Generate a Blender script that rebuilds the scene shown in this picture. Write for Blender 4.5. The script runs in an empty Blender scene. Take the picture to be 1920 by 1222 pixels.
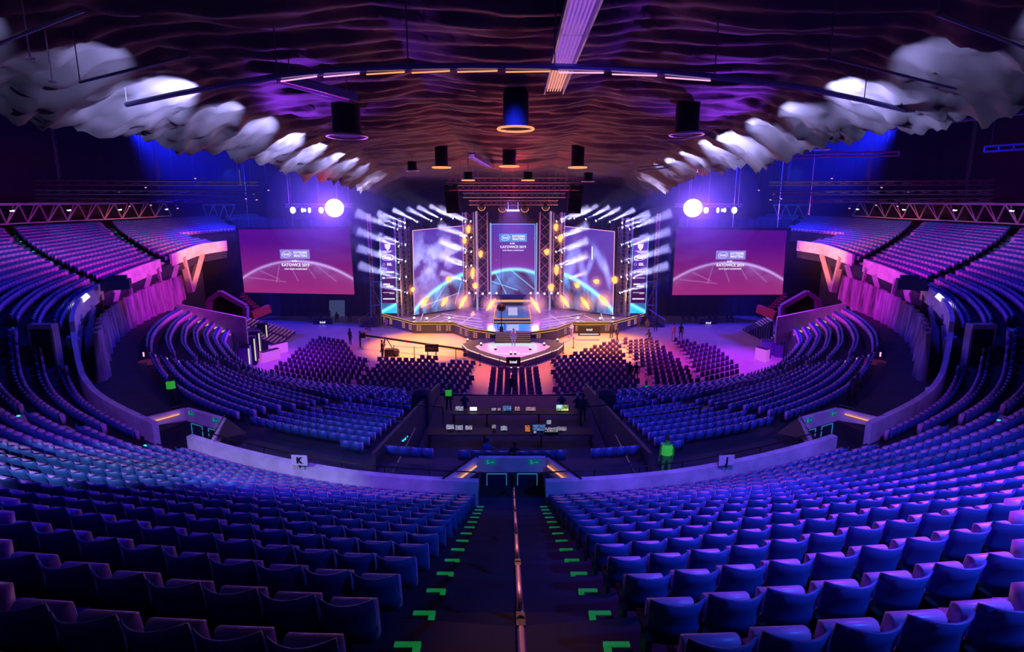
import bpy, math, random
import numpy as np
from mathutils import Vector, Matrix
random.seed(7); RNG = np.random.default_rng(7)
SC = bpy.context.scene
COL = SC.collection
# ------------------------------------------------------------------ camera, world, exposure
CZ = 14.5                                   # camera height above the arena floor
PIT = math.radians(9.3); CP, SP = math.cos(PIT), math.sin(PIT); FPX = 900.0; CY = 46.5
cam_d = bpy.data.cameras.new('camera'); cam = bpy.data.objects.new('camera', cam_d); COL.objects.link(cam)
cam_d.sensor_width = 36; cam_d.lens = 36 * FPX / 1920; cam_d.shift_y = -79 / 1920
cam_d.clip_start = 0.1; cam_d.clip_end = 400
cam.location = (0, 0, CZ); cam.rotation_euler = (math.radians(90) - PIT, 0, 0)
SC.camera = cam
SC.view_settings.view_transform = 'Standard'; SC.view_settings.look = 'None'
SC.view_settings.exposure = 0.0; SC.view_settings.gamma = 1.0
SC.cycles.max_bounces = 4; SC.cycles.diffuse_bounces = 2; SC.cycles.glossy_bounces = 2
SC.cycles.transmission_bounces = 2; SC.cycles.transparent_max_bounces = 64; SC.cycles.volume_bounces = 0
SC.cycles.adaptive_threshold = 0.03; SC.cycles.sample_clamp_indirect = 4; SC.cycles.sample_clamp_direct = 0
SC.cycles.volume_step_rate = 4
W = bpy.data.worlds.new('world'); SC.world = W; W.use_nodes = True
W.node_tree.nodes['Background'].inputs[0].default_value = (0.02, 0.03, 0.35, 1)
W.node_tree.nodes['Background'].inputs[1].default_value = 0.008

def lamp(name, kind, loc, color, power, radius=0.3, to=None, cone=40, blend=0.4, size=None, vol=1.0):
    l = bpy.data.lights.new(name, kind); l.color = color; l.energy = power
    if kind == 'SPOT': l.spot_size = math.radians(cone); l.spot_blend = blend; l.shadow_soft_size = radius
    elif kind == 'AREA': l.shape = 'RECTANGLE'; l.size, l.size_y = size
    else: l.shadow_soft_size = radius
    l.volume_factor = vol
    o = bpy.data.objects.new(name, l); COL.objects.link(o); o.location = loc
    if to is not None:
        o.rotation_euler = (Vector(to) - Vector(loc)).to_track_quat('-Z', 'Y').to_euler()
    return o
# unseen coloured spots added to wash the floor, tiers, near seats, ceiling and haze
LZ_ = CZ + 4.2
def pol_(R, phi, z): return (R * math.sin(math.radians(phi)), CY - R * math.cos(math.radians(phi)), z)
lamp('floor_amber_left', 'SPOT', (-10, 45.5, LZ_), (1, .36, .012), 160000, .5, to=(-9.5, 48.5, 0), cone=40, blend=.8)
lamp('floor_amber_right', 'SPOT', (10, 45.5, LZ_), (1, .36, .012), 160000, .5, to=(9.5, 48.5, 0), cone=40, blend=.8)
lamp('floor_coral', 'SPOT', (0, 47, LZ_), (1, .19, .06), 60000, .5, to=(0, 42.5, 0), cone=40, blend=.9)
lamp('floor_magenta_left', 'SPOT', (-12, 45, LZ_), (.9, .01, .40), 32000, .6, to=(-13, 44, 0), cone=60, blend=1)
lamp('floor_magenta_right', 'SPOT', (12, 45, LZ_), (.9, .01, .40), 32000, .6, to=(13, 44, 0), cone=60, blend=1)
lamp('floor_magenta_mid', 'SPOT', (0, 40, LZ_), (1, .01, .45), 26000, .6, to=(0, 35, 0), cone=44, blend=1)
lamp('floor_violet_left', 'SPOT', (-24, 44, LZ_), (.26, .02, 1), 40000, .5, to=(-22, 42.5, 0), cone=40, blend=1)
lamp('floor_violet_right', 'SPOT', (24, 44, LZ_), (.30, .02, 1), 40000, .5, to=(22, 42.5, 0), cone=44, blend=1)
# tiers
lamp('tier_magenta_left', 'SPOT', (-8, 41, CZ + 1), (1, .02, .20), 14000, .6, to=(-38, 43, CZ - 4.5), cone=58, blend=1)
lamp('tier_magenta_right', 'SPOT', (8, 41, CZ + 1), (1, .02, .22), 14000, .6, to=(38, 43, CZ - 4.5), cone=58, blend=1)
lamp('tier_blue_left', 'SPOT', (-18, 30, CZ + 7.5), (.02, .02, 1), 6500, 1, to=(-34, 26, CZ - 6), cone=110, blend=1)
lamp('tier_blue_right', 'SPOT', (18, 30, CZ + 7.5), (.03, .02, 1), 6500, 1, to=(34, 26, CZ - 6), cone=110, blend=1)
lamp('panel_magenta_left', 'SPOT', (-18, 36, CZ - 2), (.75, .02, 1), 5000, .4, to=(-31, 40, CZ - 6), cone=60, blend=.8)
lamp('panel_magenta_right', 'SPOT', (18, 36, CZ - 2), (.75, .02, 1), 5000, .4, to=(31, 40, CZ - 6), cone=60, blend=.8)
for sd in (-1, 1):
    lamp('panel_orange', 'SPOT', (sd * 18, 41, CZ - 3), (1, .22, .02), 30000, .3, to=pol_(32, sd * 94, CZ - 4.6), cone=26, blend=.6)
lamp('deck_violet', 'SPOT', (0, 52, CZ + 1), (.40, .12, 1), 26000, .5, to=(0, 56, 1), cone=75, blend=.8)
lamp('rail_warm', 'SPOT', (0, 44, CZ + 3.4), (1, .30, .10), 13000, .3, to=(.06, 5, CZ - 3.4), cone=3.4, blend=.9)  # narrow spot added to put an orange highlight on the handrail
for sd in (-1, 1):
    lamp('far_block_blue', 'SPOT', (sd * 30, 52, CZ + 4), (.05, .12, 1), 5000, .3, to=pol_(40, sd * 115, CZ - 2.5), cone=50, blend=.8)
# near seats
lamp('near_violet_right', 'SPOT', (9, 7.5, CZ + 5.2), (.36, .05, 1), 14000, .3, to=(8, 5.2, CZ - 5), cone=76, blend=.9)
lamp('near_blue_left', 'SPOT', (-8, 8, CZ + 5.2), (.02, .005, 1), 1500, .5, to=(-8, 6, CZ - 5), cone=70, blend=.9)
lamp('near_back_blue_right', 'SPOT', (10, .5, CZ + 4.8), (.02, .13, 1), 7000, .3, to=(7.5, 5.5, CZ - 4), cone=84, blend=.8)
lamp('near_white_patch_left', 'SPOT', (-15, -2, CZ + 6), (.55, .60, 1), 24000, .15, to=(-10.4, 11.4, CZ - 6.6), cone=22, blend=.5)
lamp('near_back_blue_left', 'SPOT', (-14, -2, CZ + 5), (.04, .06, 1), 150, .4, to=(-8, 9, CZ - 6), cone=80, blend=.8)
for sd in (-1, 1):
    lamp('parapet_violet', 'SPOT', (sd * 3, 3, CZ + 6), (.26, .08, 1), 9000, .4, to=(sd * 6.5, 16.5, CZ - 9.5), cone=30, blend=.6)
    lamp('parapet_violet', 'SPOT', (sd * 6, 3, CZ + 6), (.26, .08, 1), 9000, .4, to=(sd * 15, 19.5, CZ - 9), cone=26, blend=.6)
lamp('bowl_blue', 'SPOT', (0, 22, CZ + 4.8), (.01, .03, 1), 7000, 1, to=(0, 27, 2), cone=120, blend=1)
# fabric ceiling
lamp('ceiling_red_far', 'SPOT', (0, 56, CZ - 4), (1, .06, .06), 5500, 1, to=(0, 46, CZ + 6), cone=100, blend=1)
lamp('ceiling_red_mid', 'SPOT', (0, 38, CZ - 8), (1, .05, .12), 1500, 1, to=(0, 32, CZ + 6), cone=110, blend=1)
for sd in (-1, 1):
    lamp('ceiling_violet', 'SPOT', (sd * 16, 33, CZ - 2), (.30, .04, 1), 7500, .3, to=(sd * 8, 24, CZ + 6), cone=36, blend=.7)
    for k in range(13):
        y = 3 + 3.6 * k
        lamp('ceiling_edge_white', 'SPOT', (sd * (12.6 + (1.2 if k < 4 else 0)), y, CZ + 5.1 - .045 * y), (.36, .44, 1), (900, 1000, 1900, 900, 1200, 7500, 1900, 2600, 7000, 6000, 3600, 2000, 1000)[k], .04, to=(sd * 19, y + 1.6, CZ + 6.4 - .04 * y), cone=74, blend=.8)
lamp('haze_blue_left', 'SPOT', (-40, 52, CZ + 8), (.008, .014, 1), 80000, .5, to=(-22, 58, CZ - 2), cone=110, blend=1)
lamp('haze_blue_right', 'SPOT', (40, 52, CZ + 8), (.008, .014, 1), 80000, .5, to=(22, 58, CZ - 2), cone=110, blend=1)

# ------------------------------------------------------------------ geometry helpers
def ray(px, py):
    u = (px - 960) / FPX; v = (532 - py) / FPX
    return (u, CP + v * SP, -SP + v * CP)
def proj(x, y, z):
    z = z - CZ; zc = y * CP - z * SP; up = y * SP + z * CP
    return 960 + FPX * x / zc, 532 - FPX * up / zc, zc
def atY(px, py, Y):
    r = ray(px, py); t = Y / r[1]; return Vector((r[0] * t, Y, r[2] * t + CZ))
def atZ(px, py, z):
    r = ray(px, py); t = (z - CZ) / r[2]; return Vector((r[0] * t, r[1] * t, z))
def itp(T, a): return float(np.interp(a, [q[0] for q in T], [q[1] for q in T]))
TZ0 = [(0,-9.0),(10,-8.93),(23,-8.6),(30,-8.45),(38,-8.45),(43,-8.2),(46,-6.9),(49,-6.1),(60,-5.6),(66,-5.45),(83,-4.8),(94,-3.9),(110,-3.7),(180,-3.7)]
TZ1 = [(0,-2.45),(4,-2.2),(8,-1.8),(84,-1.84),(102,-1.66),(121,-1.16),(180,-1.1)]
R0, R1 = 32.0, 44.6
def zpar(phi): return itp(TZ0, abs(phi)) + CZ            # parapet top
def ztop(R, phi):                                        # top of the seat backs of the upper tier
    a = abs(phi); t = (R - 32.55) / (R1 - 32.55)
    return (itp(TZ0, a) - .05) * (1 - t) + itp(TZ1, a) * t + CZ
def pol(R, phi, z=0):                                    # phi < 0: left of the central stairs
    a = math.radians(phi); return Vector((R * math.sin(a), CY - R * math.cos(a), z))

class MB:
    def __init__(s): s.v = []; s.f = []; s.m = []
    def add(s, vs, fs, mi=0):
        n = len(s.v); s.v += [tuple(p) for p in vs]; s.f += [tuple(i + n for i in f) for f in fs]; s.m += [mi] * len(fs); return s
    def box(s, c, d, rz=0, M=None, mi=0):
        x, y, z = d[0] / 2, d[1] / 2, d[2] / 2
        R = M if M is not None else Matrix.Rotation(rz, 3, 'Z')
        vs = [Vector(c) + R @ Vector((i * x, j * y, k * z)) for i in (-1, 1) for j in (-1, 1) for k in (-1, 1)]
        return s.add(vs, [(0,1,3,2),(4,6,7,5),(0,4,5,1),(2,3,7,6),(0,2,6,4),(1,5,7,3)], mi)
    def bar(s, a, b, w=.05, h=None, mi=0):
        a, b = Vector(a), Vector(b); d = b - a; L = d.length
        if L < 1e-6: return s
        M = d.to_track_quat('Y', 'Z').to_matrix()
        return s.box((a + b) / 2, (w, L, h or w), M=M, mi=mi)
    def tube(s, a, b, r=.03, n=8, r2=None, cap=True, mi=0):
        a, b = Vector(a), Vector(b); d = b - a
        if d.length < 1e-6: return s
        q = d.to_track_quat('Z', 'Y').to_matrix(); r2 = r if r2 is None else r2
        vs = []
        for P, rr in ((a, r), (b, r2)):
            for k in range(n):
                t = 2 * math.pi * k / n; vs.append(P + q @ Vector((rr * math.cos(t), rr * math.sin(t), 0)))
        fs = [(k, (k + 1) % n, n + (k + 1) % n, n + k) for k in range(n)]
        if cap: fs += [tuple(range(n))[::-1], tuple(range(n, 2 * n))]
        return s.add(vs, fs, mi)
    def path(s, pts, r=.03, n=6, mi=0):
        for a, b in zip(pts[:-1], pts[1:]): s.tube(a, b, r, n, mi=mi)
        return s
    def prism(s, poly, z0, z1, mi=0):
        n = len(poly); vs = [(p[0], p[1], z0) for p in poly] + [(p[0], p[1], z1) for p in poly]
        return s.add(vs, [tuple(range(n))[::-1], tuple(range(n, 2 * n))] + [(k, (k + 1) % n, n + (k + 1) % n, n + k) for k in range(n)], mi)
    def slab(s, quad, thick, mi=0):                      # a four cornered plate given by its front corners
        q = [Vector(p) for p in quad]; nrm = (q[1] - q[0]).cross(q[-1] - q[0]).normalized() * thick; n = len(q)
        vs = q + [p - nrm for p in q]
        return s.add(vs, [tuple(range(n)), tuple(range(n, 2 * n))[::-1]] + [(k, n + k, n + (k + 1) % n, (k + 1) % n) for k in range(n)], mi)
    def ball(s, c, r, n=10, m=6, sc=(1, 1, 1), M=None, mi=0):
        vs = []; M = M or Matrix.Identity(3)
        for i in range(m + 1):
            t = math.pi * i / m
            for k in range(n):
                a = 2 * math.pi * k / n
                vs.append(Vector(c) + M @ Vector((r * sc[0] * math.sin(t) * math.cos(a), r * sc[1] * math.sin(t) * math.sin(a), r * sc[2] * math.cos(t))))
        fs = [(i * n + k, (i + 1) * n + k, (i + 1) * n + (k + 1) % n, i * n + (k + 1) % n) for i in range(m) for k in range(n)]
        return s.add(vs, fs, mi)
    def ring(s, c, R, r, n=32, m=8, M=None, sx=1, sy=1, a0=0, a1=2 * math.pi, mi=0):
        M = M or Matrix.Identity(3); vs = []; full = abs(a1 - a0 - 2 * math.pi) < 1e-6; cnt = n if full else n + 1
        for i in range(cnt):
            a = a0 + (a1 - a0) * i / n
            for k in range(m):
                b = 2 * math.pi * k / m; rr = R + r * math.cos(b)
                vs.append(Vector(c) + M @ Vector((rr * sx * math.cos(a), rr * sy * math.sin(a), r * math.sin(b))))
        fs = [(i * m + k, ((i + 1) % cnt) * m + k, ((i + 1) % cnt) * m + (k + 1) % m, i * m + (k + 1) % m) for i in range(n) for k in range(m)]
        return s.add(vs, fs, mi)
    def truss(s, a, b, w=.4, r=.03, step=None, up=None, n=4, mi=0):  # box truss
        a, b = Vector(a), Vector(b); d = b - a; L = d.length; q = d.to_track_quat('Y', 'Z').to_matrix()
        cs = [Vector((i * w / 2, 0, k * w / 2)) for i, k in ((-1, -1), (1, -1), (1, 1), (-1, 1))]
        for c in cs: s.tube(a + q @ c, b + q @ c, r, n, mi=mi)
        st = step or w; N = max(1, round(L / st))
        for i in range(N):
            p, p2 = a + d * (i / N), a + d * ((i + 1) / N)
            for j in range(4):
                c0, c1 = cs[j], cs[(j + 1) % 4]
                if i % 2: c0, c1 = c1, c0
                s.tube(p + q @ c0, p2 + q @ c1, r * .6, 3, cap=False, mi=mi)
        return s
    def build(s, name, mat, parent=None, smooth=False, loc=None, loose=None):
        me = bpy.data.meshes.new(name); me.from_pydata(s.v, [], s.f)
        for mm in (mat if isinstance(mat, (list, tuple)) else [mat]): me.materials.append(mm)
        if any(s.m): me.polygons.foreach_set('material_index', s.m)
        if smooth: me.polygons.foreach_set('use_smooth', [True] * len(s.f))
        me.update()
        return link(name, me, parent, loc)
def link(name, me, parent=None, loc=None):
    o = bpy.data.objects.new(name, me); COL.objects.link(o)
    if parent is not None: o.parent = parent
    if loc is not None: o.location = loc
    return o
def recenter(o):
    """puts a top-level mesh's origin at its base"""
    me = o.data; n = len(me.vertices); a = np.empty(n * 3, 'f'); me.vertices.foreach_get('co', a); a = a.reshape(-1, 3)
    c = (a.min(0) + a.max(0)) / 2; c[2] = a[:, 2].min(); a -= c; me.vertices.foreach_set('co', a.ravel()); me.update(); o.location = c; return o
def tag(o, label, cat, group=None, kind=None):
    o['label'] = label
    if cat: o['category'] = cat
    if group: o['group'] = group
    if kind: o['kind'] = kind
    return o
def struct(o, label=None):
    o['kind'] = 'structure'
    if label: o['label'] = label
    return o
def thing(name, loc, label, cat, group=None, rz=0):
    o = bpy.data.objects.new(name, None); COL.objects.link(o); o.location = loc; o.rotation_euler = (0, 0, rz); o.empty_display_size = .3
    return tag(o, label, cat, group)
def solo(mb, name, mat, label, cat, group=None, smooth=False):
    return tag(recenter(mb.build(name, mat, smooth=smooth)), label, cat, group)
def dup(root, loc, rz=0, label=None, group=None):
    r = root.copy(); COL.objects.link(r); r.location = loc; r.rotation_euler = (0, 0, rz)
    if label: r['label'] = label
    if group: r['group'] = group
    for ch in list(root.children):
        c = ch.copy(); COL.objects.link(c); c.parent = r
        for g in ch.children:
            d = g.copy(); COL.objects.link(d); d.parent = c
    return r
def ordn(n):
    W_ = 'first second third fourth fifth sixth seventh eighth ninth tenth eleventh twelfth thirteenth fourteenth fifteenth sixteenth seventeenth eighteenth nineteenth twentieth'.split()
    return W_[n - 1] if n <= 20 else ('twenty-' + W_[n - 21] if n < 30 else 'thirtieth' if n == 30 else 'thirty-' + W_[n - 31] if n < 40 else 'fortieth' if n == 40 else 'forty-' + W_[n - 41])
# ------------------------------------------------------------------ materials
def mat(name, col, rough=.6, metal=0, emit=None, es=1.0, noise=0, nscale=3, bump=0, bscale=20, spec=.5, stretch=None):
    m = bpy.data.materials.new(name); m.use_nodes = True; nt = m.node_tree; b = nt.nodes['Principled BSDF']
    b.inputs['Base Color'].default_value = (*col, 1); b.inputs['Roughness'].default_value = rough; b.inputs['Metallic'].default_value = metal
    b.inputs['Specular IOR Level'].default_value = spec
    if emit: b.inputs['Emission Color'].default_value = (*emit, 1); b.inputs['Emission Strength'].default_value = es
    if noise or bump:
        tc = nt.nodes.new('ShaderNodeTexCoord'); mp = nt.nodes.new('ShaderNodeMapping'); nt.links.new(tc.outputs['Object'], mp.inputs[0])
        if stretch: mp.inputs['Scale'].default_value = stretch
    if noise:
        n = nt.nodes.new('ShaderNodeTexNoise'); n.inputs['Scale'].default_value = nscale; n.inputs['Detail'].default_value = 4
        nt.links.new(mp.outputs[0], n.inputs['Vector'])
        r = nt.nodes.new('ShaderNodeMixRGB'); r.blend_type = 'MULTIPLY'; r.inputs[0].default_value = noise
        cr = nt.nodes.new('ShaderNodeValToRGB'); cr.color_ramp.elements[0].position = .3; cr.color_ramp.elements[1].position = .7
        cr.color_ramp.elements[0].color = (.15, .15, .15, 1)
        nt.links.new(n.outputs[0], cr.inputs[0]); r.inputs[1].default_value = (*col, 1); nt.links.new(cr.outputs[0], r.inputs[2])
        nt.links.new(r.outputs[0], b.inputs['Base Color'])
    if bump:
        n = nt.nodes.new('ShaderNodeTexNoise'); n.inputs['Scale'].default_value = bscale; nt.links.new(mp.outputs[0], n.inputs['Vector'])
        bp = nt.nodes.new('ShaderNodeBump'); bp.inputs['Strength'].default_value = bump; nt.links.new(n.outputs[0], bp.inputs['Height']); nt.links.new(bp.outputs[0], b.inputs['Normal'])
    return m
def glow(name, col, s):
    m = bpy.data.materials.new(name); m.use_nodes = True; nt = m.node_tree; nt.nodes.clear()
    e = nt.nodes.new('ShaderNodeEmission'); e.inputs[0].default_value = (*col, 1); e.inputs[1].default_value = s
    o = nt.nodes.new('ShaderNodeOutputMaterial'); nt.links.new(e.outputs[0], o.inputs[0]); return m
def led_mat(name, s=1.0):                                # a display showing the picture stored in its mesh
    m = bpy.data.materials.new(name); m.use_nodes = True; nt = m.node_tree; nt.nodes.clear()
    a = nt.nodes.new('ShaderNodeAttribute'); a.attribute_name = 'Col'
    e = nt.nodes.new('ShaderNodeEmission'); e.inputs[1].default_value = s; nt.links.new(a.outputs['Color'], e.inputs[0])
    g = nt.nodes.new('ShaderNodeBsdfGlossy'); g.inputs['Roughness'].default_value = .4; g.inputs['Color'].default_value = (.02, .02, .03, 1)
    ad = nt.nodes.new('ShaderNodeAddShader'); nt.links.new(e.outputs[0], ad.inputs[0]); nt.links.new(g.outputs[0], ad.inputs[1])
    o = nt.nodes.new('ShaderNodeOutputMaterial'); nt.links.new(ad.outputs[0], o.inputs[0]); return m
M = {}
M['concrete'] = mat('concrete', (.42, .40, .50), .8, noise=.35, nscale=1.2, bump=.2)
M['pale_concrete'] = mat('pale_concrete', (.80, .76, .88), .8, noise=.4, nscale=1.6, bump=.15)
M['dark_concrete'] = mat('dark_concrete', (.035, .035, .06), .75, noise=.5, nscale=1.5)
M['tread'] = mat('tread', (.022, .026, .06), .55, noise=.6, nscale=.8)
M['seat_back'] = mat('seat_back', (.03, .10, .34), .42, bump=.05, bscale=60)
M['seat_pan'] = mat('seat_pan', (.55, .30, .60), .35)
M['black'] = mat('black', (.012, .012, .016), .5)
M['blackmetal'] = mat('blackmetal', (.02, .02, .025), .35, .6)
M['steel'] = mat('steel', (.45, .45, .5), .3, .9)
M['truss'] = mat('truss', (.6, .62, .68), .35, .8)
M['white'] = mat('white', (.8, .8, .82), .5)
M['ink'] = mat('ink', (.01, .01, .02), .6)
M['floor'] = mat('floor', (.50, .36, .30), .45, noise=.35, nscale=.25, stretch=(1, .4, 1))
M['tape'] = mat('tape', (.02, .75, .12), .6, emit=(.02, .9, .16), es=.12)
M['hivis'] = mat('hivis', (.08, .95, .05), .7, emit=(.05, 1, .05), es=.25)
M['fabric'] = mat('fabric', (.11, .08, .09), .6, bump=1.0, bscale=1.6, stretch=(.5, 3, 1))
M['drape'] = mat('drape', (.45, .32, .6), .7, noise=.9, nscale=1.3, stretch=(1.2, 1.2, .25))
M['blackcloth'] = mat('blackcloth', (.015, .015, .03), .9)
M['skin'] = mat('skin', (.55, .33, .25), .6)
M['orange_light'] = glow('orange_light', (1, .38, .16), 1.1)
M['pink_light'] = glow('pink_light', (1, .45, .75), 1.2)
M['gold_light'] = glow('gold_light', (1, .62, .22), .9)
M['lamp_white'] = glow('lamp_white', (.85, .8, 1), 6)
M['lamp_cool'] = glow('lamp_cool', (.75, .85, 1), 4)
M['burst'] = glow('burst', (.80, .66, 1), 4)
M['logo_white'] = glow('logo_white', (.9, .85, 1), 1.0)
M['logo_dim'] = glow('logo_dim', (.75, .6, .85), .8)
M['led'] = led_mat('led', 1.25); M['led_dim'] = led_mat('led_dim', .68)
M['exit_green'] = mat('exit_green', (.0, .22, .16), .5, emit=(0, .3, .22), es=.25)

# ------------------------------------------------------------------ room shell
def build_shell():
    b = MB(); b.prism([(60 * math.cos(a), CY + 4 + 60 * math.sin(a)) for a in [2 * math.pi * i / 72 for i in range(72)]], -.3, 0)
    struct(b.build('floor', M['floor']), 'bare arena floor of warm brown boards')
    for nm, a0, a1 in (('wall_left', 120, 240), ('wall_right', -60, 60), ('wall_back', 60, 120), ('wall_near', 240, 300)):
        b = MB(); n = 24; pts = []
        for i in range(n + 1):
            a = math.radians(a0 + (a1 - a0) * i / n); pts.append((53 * math.cos(a), CY + 53 * math.sin(a)))
        for p, q in zip(pts[:-1], pts[1:]): b.slab([(p[0], p[1], 0), (q[0], q[1], 0), (q[0], q[1], CZ + 12), (p[0], p[1], CZ + 12)], -.3)
        struct(b.build(nm, M['blackcloth']))
    b = MB(); b.prism([(54 * math.cos(a), CY + 54 * math.sin(a)) for a in [2 * math.pi * i / 72 for i in range(72)]], CZ + 12, CZ + 12.3)
    struct(b.build('ceiling', M['black']))
build_shell()
# ------------------------------------------------------------------ upper tier
AISLES = [(0, 0, 1.15), (26, 2.4, .55), (46.5, 1.7, .5), (70, 1.29, .5), (86, 1.05, .5), (112, .4, .5)]   # angle at the parapet, slant, half width
PMAX = 128
UP_ROWS = [32.55 + .8 * k for k in range(16)]
def aisle_phi(a, R): return a[0] + a[1] * (R - 33)
def terrace(name, rows, zt, rin, rout, p0, p1, label, step=2.0, drop=.25, m='tread'):
    b = MB(); n = max(2, int(abs(p1 - p0) / step)); grid = []
    for i in range(n + 1):
        phi = p0 + (p1 - p0) * i / n; prof = []
        for k in range(len(rows(phi))):
            z = zt(k, phi); r_a, r_b = rin(k, phi), rout(k, phi)
            prof += [pol(r_a, phi, z), pol(r_b, phi, z)]
        prof = [Vector((prof[0].x, prof[0].y, prof[0].z - drop))] + prof
        grid.append(prof)
    L = len(grid[0]); vs = [p for g in grid for p in g]
    fs = [(i * L + j, i * L + j + 1, (i + 1) * L + j + 1, (i + 1) * L + j) for i in range(n) for j in range(L - 1)]
    b.add(vs, fs)
    return b
def up_z(k, phi): return ztop(UP_ROWS[k], phi) - .82
for sd, nm in ((-1, 'left'), (1, 'right')):
    b = terrace('x', lambda p: UP_ROWS, up_z, lambda k, p: UP_ROWS[k] - .65, lambda k, p: UP_ROWS[k] + .15, 0, sd * 101, '', drop=1.0)
    b2 = terrace('x', lambda p: UP_ROWS[7:], lambda k, p: up_z(k + 7, p), lambda k, p: UP_ROWS[k + 7] - .65, lambda k, p: UP_ROWS[k + 7] + .15, sd * 101, sd * 124, '', drop=1.0)
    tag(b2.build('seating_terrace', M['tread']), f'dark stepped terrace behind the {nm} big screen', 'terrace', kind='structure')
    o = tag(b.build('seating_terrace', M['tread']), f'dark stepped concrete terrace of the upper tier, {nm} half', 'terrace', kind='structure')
    # soffit and back walkway
    b = MB(); n = 64
    for i in range(n):
        pa, pb = sd * PMAX * i / n, sd * PMAX * (i + 1) / n
        za, zb = up_z(15, pa), up_z(15, pb)
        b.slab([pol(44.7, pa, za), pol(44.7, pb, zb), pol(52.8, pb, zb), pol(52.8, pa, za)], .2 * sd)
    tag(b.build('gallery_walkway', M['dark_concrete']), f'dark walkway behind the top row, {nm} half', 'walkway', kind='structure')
# parapets
def wallring(R, p0, p1, z0f, z1f, th=.22, n=None):
    b = MB(); n = n or max(2, int(abs(p1 - p0) / 1.5)); vs = []
    for i in range(n + 1):
        p = p0 + (p1 - p0) * i / n
        vs += [pol(R, p, z0f(p)), pol(R, p, z1f(p)), pol(R - th, p, z1f(p)), pol(R - th, p, z0f(p))]
    fs = [(i * 4 + j, i * 4 + (j + 1) % 4, i * 4 + 4 + (j + 1) % 4, i * 4 + 4 + j) for i in range(n) for j in range(4)] + [(0, 1, 2, 3), (4 * n + 3, 4 * n + 2, 4 * n + 1, 4 * n)]
    return b.add(vs, fs)
for sd, nm in ((-1, 'left'), (1, 'right')):
    for p0, p1, ds in ((2.0, 22.6, f'curved pale concrete parapet just {nm} of the central stairs'), (26.4, 47, f'curved pale concrete parapet beyond the {nm} side stairwell')):
        b = wallring(32.0, sd * p0, sd * p1, lambda p: zpar(p) - 1.6, zpar); solo(b, 'parapet_wall', M['pale_concrete'], ds, 'parapet wall')
    for p0, p1, h, ds in ((48.5, 66, 1.15, f'first pale fascia panel past the bend of the {nm} parapet'), (69.5, 83.5, 1.15, f'long magenta lit fascia panel under the {nm} tier'), (86.5, 101, 1.1, f'orange lit end fascia panel under the far {nm} tier')):
        b = wallring(32.0, sd * p0, sd * p1, lambda p: zpar(p) - h, zpar); solo(b, 'fascia_panel', M['pale_concrete'], ds, 'fascia panel')
    # dark back of the concourse under the tier, seen between the props
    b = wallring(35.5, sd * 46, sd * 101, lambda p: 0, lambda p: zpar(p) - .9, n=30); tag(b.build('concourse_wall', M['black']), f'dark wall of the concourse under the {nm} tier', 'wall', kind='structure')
    # V shaped concrete props
    for j, (pp, w) in enumerate(((50, 3), (58, 3.2), (67.5, 3.0), (77, 3.0), (85, 2.6), (92, 2.4))):
        zt = zpar(pp) - .9; root = thing('prop_column', pol(31.6, sd * pp, zt - 3.6), f'{ordn(j + 1)} slanted concrete prop pair under the {nm} tier, counted from the bend', 'column')
        for s2 in (-1, 1):
            a = pol(32.4, sd * pp, 0) - pol(31.6, sd * pp, 0); bb = MB()
            top = pol(31.9, sd * (pp + s2 * w), zt) - root.location; bot = Vector((a.x, a.y, .0))
            bb.bar(bot, top, .45, .5); bb.build('strut', M['concrete'], root)
    # purple drape under the tier
    b = MB(); n = 420; vs = []
    for i in range(n + 1):
        ph = 47 + (86 - 47) * i / n
        top = itp([(47, -6.9), (60, -6.85), (72, -6.7), (86, -6.45)], ph) + CZ; bot = itp([(47, -9.7), (57, -9.7), (68, -9.5), (81, -8.8), (86, -8.2)], ph) + CZ - .5
        for q, zz in enumerate((top, (top * 2 + bot) / 3, (top + 2 * bot) / 3, bot)):
            dR = (.10 + .06 * q) * math.sin(i * 1.35 + .6 * math.sin(i * .31 + q)) + .12 * math.sin(i * .23 + q * .5)
            vs.append(pol(30.9 + dR, sd * ph, zz))
    b.add(vs, [(i * 4 + j, i * 4 + j + 1, i * 4 + 5 + j, i * 4 + 4 + j) for i in range(n) for j in range(3)])
    solo(b, 'drape', M['drape'], f'long purple pleated curtain wall under the {nm} tier', 'curtain', smooth=True)
    # lattice girder along the gallery with small spotlights
    root = thing('lattice_girder', pol(45.6, sd * 84, zpar(84) + 2.0), f'pink lit lattice girder above the top rows on the {nm} side', 'girder')
    ch, lc, dg_ = MB(), MB(), MB(); nn = 34; prev = None
    for i in range(nn + 1):
        ph = sd * (66 + (109 - 66) * i / nn); zb = itp(TZ1, abs(ph)) + CZ + .15; P0 = pol(45.6, ph, zb) - root.location; P1 = pol(45.2, ph, zb + 1.75) - root.location
        P0b = P0 + Vector((0, 0, 0))
        if prev:
            ch.bar(prev[1], P1, .28, .22); lc.bar(prev[0], P0, .12, .12)
            (dg_.bar(prev[0], P1, .1, .1) if i % 2 else dg_.bar(prev[1], P0, .1, .1))
            if i % 2: dg_.bar(prev[0], (prev[1] * .45 + P1 * .55), .07, .07)
        prev = (P0, P1)
    ch.build('upper_chord', M['concrete'], root); lc.build('lower_chord', M['concrete'], root); dg_.build('lattice_bar', M['concrete'], root)
    for i in range(6):
        P = pol(44.7, sd * (71.5 + 7.2 * i), itp(TZ1, 84) + CZ + 1.35); r = thing('gallery_spotlight', P, f'{ordn(i + 1)} small spotlight from the near end of the {nm} gallery girder', 'spotlight')
        bb = MB(); bb.box((0, 0, .12), (.2, .3, .2)); bb.build('housing', M['black'], r)
        bb = MB(); bb.ball((0, 0, 0), .13, 8, 6, sc=(1.3, 1.3, .6)); bb.build('lens', M['lamp_cool'], r)
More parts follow.
